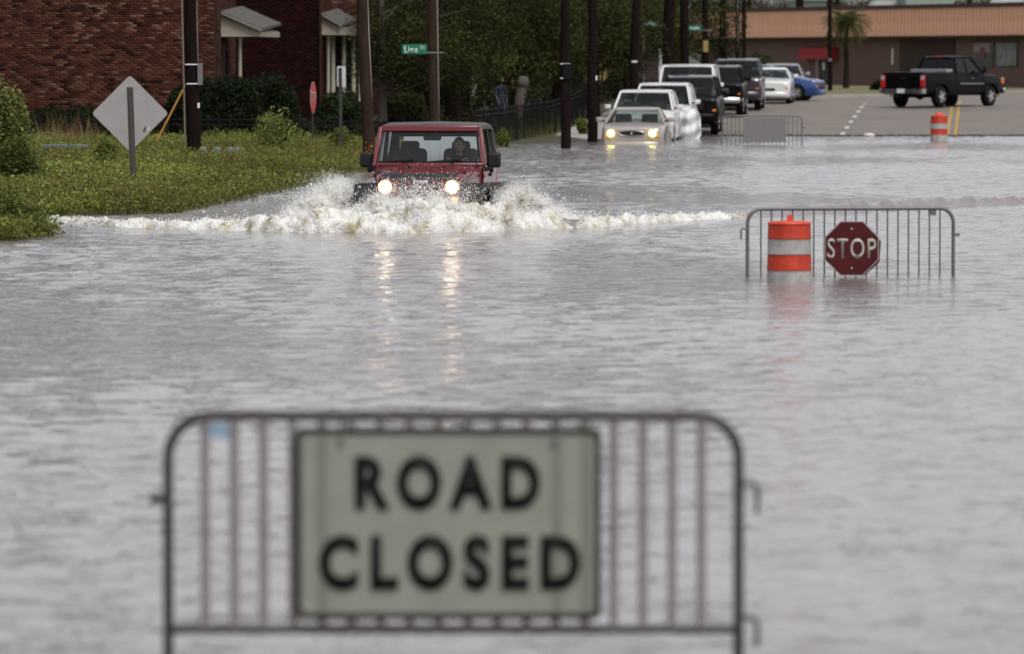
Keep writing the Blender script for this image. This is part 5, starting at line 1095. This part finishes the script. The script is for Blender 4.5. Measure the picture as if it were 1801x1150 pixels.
# edge-on stop sign, small rectangular sign
es = stop_sign('stop_sign', 'red and white stop sign seen nearly edge-on before the dark house', 551, 172, 140, .76, R(81), mat('bright red sign face', (.42, .02, .022), .5, 0, .1)); 
MB().tube([(.0, .02, -.30), (0.0, .02, -2.1)], .028, 8).build('post', mat('dark post', (.022, .016, .013), .7, 0, .2), es, 60); MB().tube([(.0, .02, .25), (0.0, .02, -.30)], .022, 8).build('post', mat('dark post', (.022, .016, .013), .7, 0, .2), es, 60)
Yr = 133.0; rs_ = empty('parking_sign', (Xat(600, Yr), Yr, gz(Xat(600, Yr), Yr) - .2), 0, 'small white edged rectangular sign on a dark post by the bank', 'road sign')
zc_ = Zat(135, Yr) - rs_.location.z; MB().prism([(x, .02, z) for x, y, z in rrect(15 / sc(Yr), 36 / sc(Yr), .03, 0, zc_)], (0, .004, 0)).build('panel', mat('white sign back', (.55, .55, .57), .5, .2, .1), rs_); MB().bar((0, 0, 0), (-.02, 0, zc_ + .20), .075, .03, (0, 1, 0)).build('channel_post', mat('dark green post', (.030, .034, .030), .6, .2, .3, 6), rs_)
# draped plastic by the second minivan
Yq = 176.6; V = []; nu, nvv = 22, 30
for j in range(nvv):
    v = j / (nvv - 1)
    for i in range(nu):
        u = i / (nu - 1); wv = .35 + .25 * math.sin(v * 2.6 + .3) + .05 * math.sin(v * 9); x = (u - .5) * wv * 1.15 + .10 * math.sin(v * 2.2); y = .10 * math.sin(u * 9 + v * 3) + .05 * math.sin(v * 14 + u * 3) + .22 * u; V.append((x, y, .98 * (1 - v) + .04 * math.sin(u * 7 + 1)))
i_ = (np.arange(nvv - 1)[:, None] * nu + np.arange(nu - 1)[None]).ravel(); F = np.stack([i_, i_ + 1, i_ + nu + 1, i_ + nu], 1)
pls = obj('plastic_sheet', np_mesh('plastic_sheet', V, F, mat('white plastic sheet', (.66, .66, .66), .75, 0, .05, 4), smooth=True)); so = pls.modifiers.new('t', 'SOLIDIFY'); so.thickness = .006
pls.location = (Xat(1210, Yq), Yq, float(road_z(Yq)) + .05); tag(pls, 'crumpled white plastic sheet hanging beside the second white minivan', 'plastic sheet')

# ------------------------------------------------------------------ iron fence
IRON = mat('black iron', (.008, .007, .0075), .7, 0, .2, 8, spec=.15)
def fence(label, pts, h, n_post, picket=.14, group='black iron fences'):
    root = empty('iron_fence', (pts[0][0], pts[0][1], 0), 0, label, 'fence', group); o = Vector((pts[0][0], pts[0][1], 0)); P = [Vector((x, y, gz(x, y))) - o for x, y in pts]
    pk = MB().box((0, 0, h / 2 - .02), (.015, .015, h)).mesh('picket', IRON); ps = MB().box((0, 0, h / 2), (.07, .07, h + .12)).mesh('post', IRON)
    for a, b in zip(P[:-1], P[1:]):
        L_ = (b - a).length; n = max(1, int(L_ / 2.4))
        for k in range(n):
            s0, s1 = a.lerp(b, k / n), a.lerp(b, (k + 1) / n)
            po = obj('post', ps, root); po.location = s0 + Vector((0, 0, -.05))
            for hz in (.14, h - .16, h - .02): MB().bar(s0 + Vector((0, 0, hz)), s1 + Vector((0, 0, hz)), .03, .035).build('rail', IRON, root)
            m_ = max(2, int((s1 - s0).length / picket))
            for q in range(1, m_): pkk = obj('picket', pk, root); pkk.location = s0.lerp(s1, q / m_)
    return root
fl = lambda Y: (float(kerb_x(Y)) - 2.15, Y)
fence('black iron fence running beside the pavement toward the parked cars', [fl(155), fl(163), fl(172), fl(182), fl(192), fl(205)], 1.02, 0, .30)
fence('black iron fence in front of the hedges on the bank', [(-14.5, 150.5), (-10, 150), (-6.5, 150), (-3.4, 151.5), fl(154.7)], .64, 0, .15)

# ------------------------------------------------------------------ vegetation
def zfun(P): return ground_z(P[:, 0], P[:, 1])
GW = [(.150, .168, .034), (.100, .125, .028), (.215, .21, .055), (.175, .140, .058), (.055, .072, .02)]
def weeds():
    n = 40000; Yc = rng.uniform(74, 152, n * 3); sh = shore_x(Yc); Xc = sh + .10 - rng.uniform(0, 1, n * 3) * (sh + Yc * .098 + .4)
    z = ground_z(Xc, Yc); keep = (z > -.03) & (Xc < sh + .12) & (Xc < kerb_x(Yc) + .3); Xc, Yc, z = Xc[keep][:n], Yc[keep][:n], z[keep][:n]
    nn = np.array([noise.fractal(Vector((x * .35, y * .12, 0)), 1, 2, 3) for x, y in zip(Xc, Yc)]); hgt = np.clip(.19 + .20 * nn + rng.normal(0, .07, len(Xc)), .05, .6)
    k = 7; P = np.repeat(np.stack([Xc, Yc, z], 1), k, 0); hh = np.repeat(hgt, k); t = rng.uniform(0, 1, len(P)) ** .7
    P[:, :2] += rng.normal(0, .09, (len(P), 2)); P[:, 2] += hh * t
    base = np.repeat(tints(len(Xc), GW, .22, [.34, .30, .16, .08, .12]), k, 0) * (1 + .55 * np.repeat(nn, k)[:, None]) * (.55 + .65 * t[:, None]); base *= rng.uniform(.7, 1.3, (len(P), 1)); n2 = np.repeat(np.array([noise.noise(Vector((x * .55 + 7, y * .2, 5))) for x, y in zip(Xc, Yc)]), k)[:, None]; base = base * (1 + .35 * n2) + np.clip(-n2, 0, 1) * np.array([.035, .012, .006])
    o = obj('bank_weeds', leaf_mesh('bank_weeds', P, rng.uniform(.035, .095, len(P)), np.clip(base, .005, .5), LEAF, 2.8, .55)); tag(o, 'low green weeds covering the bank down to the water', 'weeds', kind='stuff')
weeds()
def blades(name, label, pts, n, h, cols, spread, cat='grass'):
    V, F, T = [], [], []
    for (x, y) in pts:
        for _ in range(n):
            bx, by = x + rng.normal(0, spread), y + rng.normal(0, spread); z = gz(bx, by); hh = h * rng.uniform(.5, 1.1); lx, ly = rng.normal(0, .25, 2) * hh; w_ = .006; i = len(V)
            V += [(bx - w_, by, max(z, -.05)), (bx + w_, by, max(z, -.05)), (bx + lx, by + ly, max(z, 0) + hh)]; F.append((i, i + 1, i + 2)); T.append(tints(1, cols, .3)[0])
    o = obj(name, np_mesh(name, V, F, LEAF, np.array(T))); return tag(o, label, cat, kind='stuff')
blades('dry_grass', 'tan dry grass stems before the dark hedge', [(Xat(px, 140), 140 + rng.normal(0, .4)) for px in np.arange(75, 170, 3)], 5, .85, [(.22, .14, .06), (.32, .22, .11)], .1)
blades('reed_tufts', 'brown reeds at the water edge of the bank', [(Xat(px, 96.5), 97.5 + rng.normal(0, 1.5)) for px in np.arange(345, 455, 9)], 6, .17, [(.16, .08, .03), (.10, .09, .03)], .12)
blades('roadside_grass', 'long yellow green grass around the small rectangular sign', [(Xat(px, Y), Y) for Y in (125, 132, 140) for px in np.arange(520, 665, 5)], 14, .45, [(.17, .155, .04), (.12, .125, .03), (.2, .15, .06)], .25)
blades('kerb_weeds', 'yellow green weeds under the fence by the pavement', [(float(kerb_x(Y)) - 2.3 + rng.normal(0, .2), Y) for Y in np.arange(156, 196, 1.1)], 16, .45, [(.15, .15, .03), (.1, .12, .03)], .2)
_t = [(float(y), float(shore_x(y)) - rng.uniform(.2, 1) ** 1.2 * (float(shore_x(y)) + y * .095)) for y in rng.uniform(84, 148, 420)]
blades('tall_weed_stems', 'tall ragged weed stems standing above the bank weeds', [(x, y) for y, x in _t if noise.noise(Vector((x * .4, y * .15, 3))) > -.05], 13, .42, [(.20, .19, .055), (.13, .15, .035), (.22, .15, .06), (.10, .12, .03)], .16)
sh_ = empty('white_shed', (Xat(800, 256), 256, .9), 0, 'white shed glimpsed between the trunks behind the Line St pole', 'shed'); MB().box((0, 1.5, .95), (1.9, 3, 1.9)).build('wall', mat('white shed wall', (.42, .42, .40), .7, 0, .15, 2), sh_); MB().prism([(-1.1, -.15, 1.9), (1.1, -.15, 1.9), (0, -.15, 2.5)], (0, 3.3, 0)).build('roof', SHING, sh_); MB().box((.35, -.02, .8), (.6, .06, 1.5)).build('door', DOORM, sh_)
def bush(name, label, x, y, rx, ry, h, n, cols, size, cat='shrub', group=None, lobes=9, z=None, stems=True, elong=1.9, up=.1):
    z0 = gz(x, y) if z is None else z; root = empty(name, (x, y, z0), 0, label, cat, group)
    c = rng.normal(0, 1, (lobes, 3)); c /= np.linalg.norm(c, axis=1, keepdims=True) + 1e-6; c *= rng.uniform(.25, .72, (lobes, 1)); c[:, 2] = np.abs(c[:, 2]) * 1.0 + .25
    k = rng.integers(0, lobes, n); d = rng.normal(0, 1, (n, 3)); d /= np.linalg.norm(d, axis=1, keepdims=True); r = rng.uniform(.55, 1.0, (n, 1)) ** .5 * .46 * rng.uniform(.8, 1.2, (lobes, 1))[k]
    P = (c[k] + d * r) * np.array([rx * 1.12, ry, h * .82]); P[:, 2] = np.abs(P[:, 2]) + .02
    tc = tints(n, cols, .3) * (.75 + .5 * rng.random((lobes, 1)))[k]
    obj('foliage', leaf_mesh('foliage', P, rng.uniform(.7, 1.3, n) * size, tc, LEAF, elong, up), root)
    if stems:
        st = MB()
        for q in range(5): a = rng.uniform(0, 6.28); st.tube([(0, 0, -.1), (rx * .25 * math.cos(a), ry * .25 * math.sin(a), h * .35), (rx * .5 * math.cos(a), ry * .5 * math.sin(a), h * .75)], [.03, .02, .008], 6)
        st.build('stems', BARK, root, 60)
    return root
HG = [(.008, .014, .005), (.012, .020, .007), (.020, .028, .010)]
LG = [(.13, .15, .03), (.09, .12, .025), (.19, .20, .05)]
def px_bush(name, label, px0, px1, py_top, Y, cols, size, n, depth=1.2, z=None, **k):
    x = Xat((px0 + px1) / 2, Y); z0 = gz(x, Y) if z is None else z; return bush(name, label, x, Y, (px1 - px0) / sc(Y) / 2, depth, Zat(py_top, Y) - z0, n, cols, size, z=z0, **k)
def hedge(label, px0, px1, py_top, Y, cols, n, depth=1.2):
    x = Xat((px0 + px1) / 2, Y); z0 = gz(x, Y) - .1; rx, h = (px1 - px0) / sc(Y) / 2, Zat(py_top, Y) - z0; root = empty('hedge', (x, Y, z0), 0, label, 'hedge', HGR)
    d = rng.normal(0, 1, (n, 3)); d[:, 2] = np.abs(d[:, 2]); d /= np.linalg.norm(d, axis=1, keepdims=True); e = np.sign(d) * np.abs(d) ** .62
    lump = np.array([noise.fractal(Vector(q) * 2.3 + Vector((x, Y, 0)), 1, 2, 3) for q in d]); r = (1 + .13 * lump) * rng.uniform(.86, 1.03, n)
    P = e * r[:, None] * np.array([rx, depth, h]); tc = tints(n, cols, .35) * (1 + .5 * lump[:, None])
    obj('foliage', leaf_mesh('foliage', P, rng.uniform(.07, .14, n), np.clip(tc, .003, 1), LEAF, 1.8, .1), root)
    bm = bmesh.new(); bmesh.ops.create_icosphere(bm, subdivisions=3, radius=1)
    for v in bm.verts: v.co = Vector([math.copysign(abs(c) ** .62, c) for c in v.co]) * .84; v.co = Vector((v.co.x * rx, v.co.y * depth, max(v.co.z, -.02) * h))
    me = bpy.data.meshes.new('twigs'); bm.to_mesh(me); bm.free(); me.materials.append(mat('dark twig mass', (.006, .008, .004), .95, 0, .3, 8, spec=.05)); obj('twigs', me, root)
HGR = 'clipped hedges before the brick houses'
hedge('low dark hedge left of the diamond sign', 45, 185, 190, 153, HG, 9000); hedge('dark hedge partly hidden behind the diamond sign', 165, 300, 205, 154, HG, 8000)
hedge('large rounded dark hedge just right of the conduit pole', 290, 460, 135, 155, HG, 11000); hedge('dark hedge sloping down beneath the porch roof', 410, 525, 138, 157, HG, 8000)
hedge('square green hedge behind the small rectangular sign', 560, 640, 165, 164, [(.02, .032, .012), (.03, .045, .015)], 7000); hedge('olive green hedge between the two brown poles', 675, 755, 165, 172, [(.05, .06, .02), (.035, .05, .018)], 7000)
px_bush('shrub', 'tall light green shrub at the picture edge before the brick wall', -75, 56, 158, 100, [(.12, .14, .035), (.08, .10, .025), (.19, .20, .07)], .075, 11000, .9, cat='shrub', lobes=34)
px_bush('shrub', 'low green shrub spilling over the water at the picture edge', -70, 82, 345, 77.2, [(.09, .11, .022), (.06, .085, .02), (.12, .13, .03)], .06, 9000, .7, cat='shrub', lobes=20, z=-.02)
px_bush('shrub', 'small green shrub at the foot of the light green shrub', -10, 75, 250, 97, [(.10, .12, .03), (.07, .085, .02)], .07, 4000, .7, cat='shrub', lobes=12)
px_bush('shrub', 'yellow green upright shrub beside the hedges', 442, 540, 195, 131, [(.26, .27, .075), (.19, .22, .06), (.14, .17, .04)], .085, 1700, .6, cat='shrub', lobes=14, elong=2.6, up=.8)
px_bush('shrub', 'small green shrub under the rectangular sign', 575, 628, 228, 137, LG, .075, 1300, .5, cat='shrub', lobes=8); px_bush('shrub', 'leafy weed clump under the diamond sign', 165, 215, 240, 112, LG, .075, 1500, .5, cat='shrub', lobes=8)
px_bush('shrub', 'grassy green clump beside the black pole', 1005, 1040, 205, 182, LG, .09, 900, .4, cat='shrub', lobes=6, z=.05); px_bush('shrub', 'green weed clump against the iron fence', 875, 905, 228, 160, LG, .07, 700, .4, cat='shrub', lobes=6, z=0); px_bush('shrub', 'dark shrub by the shop wall behind the pickup', 1532, 1562, 140, 266, HG, .14, 1200, .6, cat='shrub', lobes=8)
px_bush('shrub', 'bushy green palm shrub behind the dark grey suv', 1312, 1372, 92, 262, [(.05, .07, .02), (.03, .045, .015)], .25, 1500, .9, cat='shrub', lobes=9, elong=4); px_bush('shrub', 'green shrub row before the maroon building', 1060, 1118, 118, 240, [(.05, .09, .02), (.03, .05, .015)], .15, 2000, .8, cat='shrub', lobes=9)
fl_ = empty('orange_flowers', (Xat(648, 124), 124, gz(Xat(648, 124), 124)), 0, 'orange flowers climbing at the foot of the leaning pole', 'flowers'); q = rng.normal(0, 1, (60, 3)) * np.array([.07, .05, .16]) + np.array([0, 0, .42])
obj('blossom', leaf_mesh('blossom', q, .055, tints(60, [(.34, .15, .02), (.25, .09, .01)], .2), LEAF, 1.2), fl_); MB().tube([(0, 0, -.1), (.02, 0, .55)], .012, 5).build('stem', BARK, fl_)
# dark undergrowth behind the pavement fence
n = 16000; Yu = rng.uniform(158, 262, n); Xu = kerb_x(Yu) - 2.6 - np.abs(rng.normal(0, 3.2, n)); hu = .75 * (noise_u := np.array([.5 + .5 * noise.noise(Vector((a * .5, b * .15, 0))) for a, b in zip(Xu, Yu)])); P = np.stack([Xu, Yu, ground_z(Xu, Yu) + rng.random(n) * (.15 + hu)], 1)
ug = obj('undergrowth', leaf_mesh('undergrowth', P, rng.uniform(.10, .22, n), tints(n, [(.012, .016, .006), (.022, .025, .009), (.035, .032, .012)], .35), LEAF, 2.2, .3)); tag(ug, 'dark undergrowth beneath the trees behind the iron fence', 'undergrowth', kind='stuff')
# trees
TG = [(.024, .030, .008), (.040, .045, .012), (.072, .068, .018), (.011, .015, .005)]
TREE_ME = []
def crown_mesh(seed, cols, n=30000, leaf=.105, zmin=.0):
    r_ = np.random.default_rng(seed); nc = 120; a = r_.uniform(0, 6.283, nc); rad = r_.uniform(.1, 1, nc) ** .6 * 2.3; zz = r_.uniform(2.3, 8.8, nc); zz[:70] = r_.uniform(2.2, 4.9, 70); taper = np.clip((9.6 - zz) / 5, .25, 1)
    C = np.stack([rad * np.cos(a) * taper, rad * np.sin(a) * taper, zz - .12 * rad], 1); k = r_.integers(0, nc, n); P = C[k] + r_.normal(0, 1, (n, 3)) * np.array([.34, .34, .30]); P[:, 2] -= np.abs(r_.normal(0, .25, n))
    br = (.40 + 1.7 * r_.random((nc, 1)) ** 2)[k]
    return leaf_mesh('crown', P, r_.uniform(.6, 1.3, n) * leaf, tints(n, cols, .35) * br, LEAF, 2.4, 0, .7), C
PROTO = [crown_mesh(3, TG), crown_mesh(5, TG), crown_mesh(8, [(.042, .050, .012), (.062, .064, .017), (.022, .030, .008)])]
def tree(label, px, Y, r, kind=0, sc_=1.0, lean=0.0, bark=BARK, forks=1, z=None, off=None):
    x = Xat(px, Y); z0 = (gz(x, Y) if z is None else z) - .1; root = empty('broad_tree', (x, Y, z0), rng.uniform(0, 6), label, 'tree', 'trees along the fence'); root.scale = (sc_, sc_, sc_); me, C = PROTO[kind]
    if off: root.rotation_euler = (0, 0, 0)
    cr_o = obj('crown', me, root)
    if off: cr_o.location = off; C = C + np.array(off)
    t = MB(); cr, sr = math.cos(-root.rotation_euler.z), math.sin(-root.rotation_euler.z)
    for f in range(forks):
        dx = (f - (forks - 1) / 2) * .35; px_ = [(dx * cr * h_ / 4 + lean * h_ * cr, dx * sr * h_ / 4 + lean * h_ * sr, h_) for h_ in (0, .25, 1.2, 2.4, 3.8, 5.5, 7.5)]
        t.tube(px_, [r * 1.5, r * 1.08, r * .92, r * .82, r * .65, r * .4, r * .15], 12)
    for c in C[::5]:
        h0 = max(1.6, c[2] - 1.0); t.tube([(lean * h0, 0, h0), (c[0] * .5, c[1] * .5, (h0 + c[2]) / 2 + .1), tuple(c)], [r * .28, r * .18, r * .06], 6)
    t.build('trunk', bark, root, 60)
    return root
PB = mat('pale grey bark', (.085, .068, .055), .9, 0, .45, 4, .7, 16, stretch=(4, 4, .8))
tree('tree with pale trunk between the leaning pole and the Line St sign', 672, 168, .20, 0, .80, -.005, PB, 1, off=(1.35, 0, .35)); tree('dark tree with thick trunk standing behind the Line St pole', 795, 178, .26, 1, 1.0, .03, BARK)
tree('forked tree above the hidden walkway behind the fence', 905, 196, .22, 2, 1.0, .02, BARK, 2); tree('dark tree behind the square green hedge', 762, 190, .2, 1, 1.05); tree('tree spreading over the black pole in the water', 980, 205, .2, 2, 1.0)
tree('tree leafing above the short dark pole', 1045, 200, .2, 0, 1.0); tree('tree behind the dark leaning pole', 1105, 222, .2, 2, 1.0, z=.9); tree('dark tree crowding the thick black pole', 1190, 228, .24, 0, 1.1, z=.9); tree('background tree behind the walking person', 850, 222, .22, 1, 1.15); tree('background tree deep behind the hedges', 640, 222, .22, 1, .95); tree('background tree above the far end of the iron fence', 1015, 240, .22, 0, 1.2)
tree('background tree filling the gap right of the Line St pole', 930, 250, .22, 1, 1.25); tree('background tree behind the pale trunk', 750, 232, .22, 0, 1.25)
# a pale broken stump behind the fence
sp_ = empty('tree_stump', (Xat(912, 183), 183, gz(Xat(912, 183), 183) - .05), 0, 'pale broken tree trunk with rounded top behind the iron fence', 'tree stump'); MB().tube([(-.03, 0, 0), (0, 0, .6), (.03, 0, 1.1), (.10, 0, 1.5)], [.17, .15, .16, .17], 12).build('trunk', PB, sp_, 60); MB().tube([(.10, 0, 1.48), (.12, 0, 1.55), (.14, 0, 1.68), (.15, 0, 1.80), (.15, 0, 1.86)], [.14, .19, .21, .17, .06], 14).build('burl', mat('grey cut wood', (.09, .078, .07), .9, 0, .2, 3, spec=.1), sp_, 60)
# palm before the fascia
pt = empty('palm_tree', (Xat(1488, 272), 272, 1.25), 0, 'small palm tree before the copper fascia', 'palm tree'); MB().tube([(0, 0, -.1), (.02, 0, 1), (-.01, 0, 2), (.0, 0, 3.0)], [.16, .12, .11, .14], 10).build('trunk', BARK, pt, 60)
FR = []
for v in range(4):
    m = MB(); L_ = 1.25; pts = [(L_ * t * (1 - .15 * t), 0, .55 * t - (.75 + .2 * v) * t * t) for t in np.linspace(0, 1, 9)]
    m.tube(pts, [.018 * (1 - .8 * i / 8) for i in range(9)], 4)
    for i in range(1, 9):
        for s in (-1, 1):
            for e in (0, .5):
                a = Vector(pts[i - 1]).lerp(Vector(pts[i]), e); d = Vector((.10, s * .34 * (1 - .5 * i / 9), -.10)); m.add([a, a + d * .5 + Vector((.03, 0, .02)), a + d], [(0, 1, 2)])
    FR.append(m.mesh('frond', mat('palm frond green', (.070, .078, .020), .6, 0, .4, 3)))
for k in range(90): o = obj('frond', FR[k % 4], pt); o.location = (0, 0, 2.95 + .12 * rng.random()); o.rotation_euler = (0, rng.uniform(-1.0, 1.0), k * 2.4); o.scale = (1.0,) * 3
# distant trees beyond shop and houses
for k, px in enumerate(np.linspace(1240, 1860, 9)):
    Y = 385 + 20 * rng.random(); r_ = empty('distant_tree', (Xat(px, Y), Y, .5), rng.uniform(0, 6), 'distant green tree showing only its crown above the far roofs', 'tree', 'distant trees beyond the roofs'); obj('crown', PROTO[2 if k % 2 else 0][0], r_); MB().tube([(0, 0, -.3), (0, 0, 6)], [.25, .1], 8).build('trunk', BARK, r_, 60); r_.scale = (1.5, 1.5, 1.25)
# long evergreen hedge mass closing the view behind the trees
WB = rng.uniform(0, 1, (26000, 3)); P = np.stack([Xat(500, 285) + WB[:, 0] * (Xat(1130, 285) - Xat(500, 285)), 283 + WB[:, 1] * 5, .6 + WB[:, 2] * 7.5], 1)
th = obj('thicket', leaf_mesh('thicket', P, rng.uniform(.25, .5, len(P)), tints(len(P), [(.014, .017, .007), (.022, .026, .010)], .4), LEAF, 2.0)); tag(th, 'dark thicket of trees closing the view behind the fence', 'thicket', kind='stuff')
# green meter pots by the conduit pole, blue-grey slab in the weeds
for k, px in enumerate((357, 381, 404, 417)):
    Y = 121 + .3 * k; r_ = .085 + .01 * (k % 2); x = Xat(px, Y); o = MB().lathe([(r_, 0), (r_ * 1.02, .3), (r_ * .96, .37), (r_ * .6, .41), (.01, .42)], 16).build('meter_pot', mat('pale green pot', (.10, .125, .115), .6, 0, .2), None, 50); o.location = (x, Y, gz(x, Y) - .04); tag(o, ['small pale green pot touching the conduit pole foot', 'second pale green pot from the conduit pole', 'third pale green pot from the conduit pole', 'pale green pot farthest from the conduit pole'][k], 'pot', 'pale green pots in the weeds')
o = MB().box((0, 0, 0), (.95, .4, .10)).build('utility_slab', mat('blue grey slab', (.085, .11, .12), .7, 0, .15), None, bevel=.02); o.location = (Xat(115, 122), 122, gz(Xat(115, 122), 122) + .30); tag(o, 'flat blue grey slab in the weeds before the low hedge', 'slab')
# leaf litter left by the flood along the dry road's edge
n = 5000; Yl = 183.2 + rng.normal(0, .55, n) + np.abs(rng.normal(0, .5, n)); Xl = rng.uniform(5.2, 20, n); P = np.stack([Xl, Yl, np.maximum(road_z(Yl), 0) + rng.uniform(.004, .012, n)], 1); o = obj('flood_litter', leaf_mesh('flood_litter', P, rng.uniform(.03, .09, n), tints(n, [(.07, .05, .035), (.11, .08, .055)], .3), LEAF, 1.6)); tag(o, 'brown leaf litter line where the water meets the dry road', 'litter', kind='stuff')
o = MB().lathe([(.02, -.02), (.18, 0), (.2, .05), (.12, .11), (.02, .13)], 12).build('foam_lump', mat('pale foam lump', (.5, .46, .42), .8, 0, .2), None, 60); o.location = (Xat(1529, 182.5), 182.5, -.01); tag(o, 'pale lump of debris at the water edge between drum and barricade', 'debris')
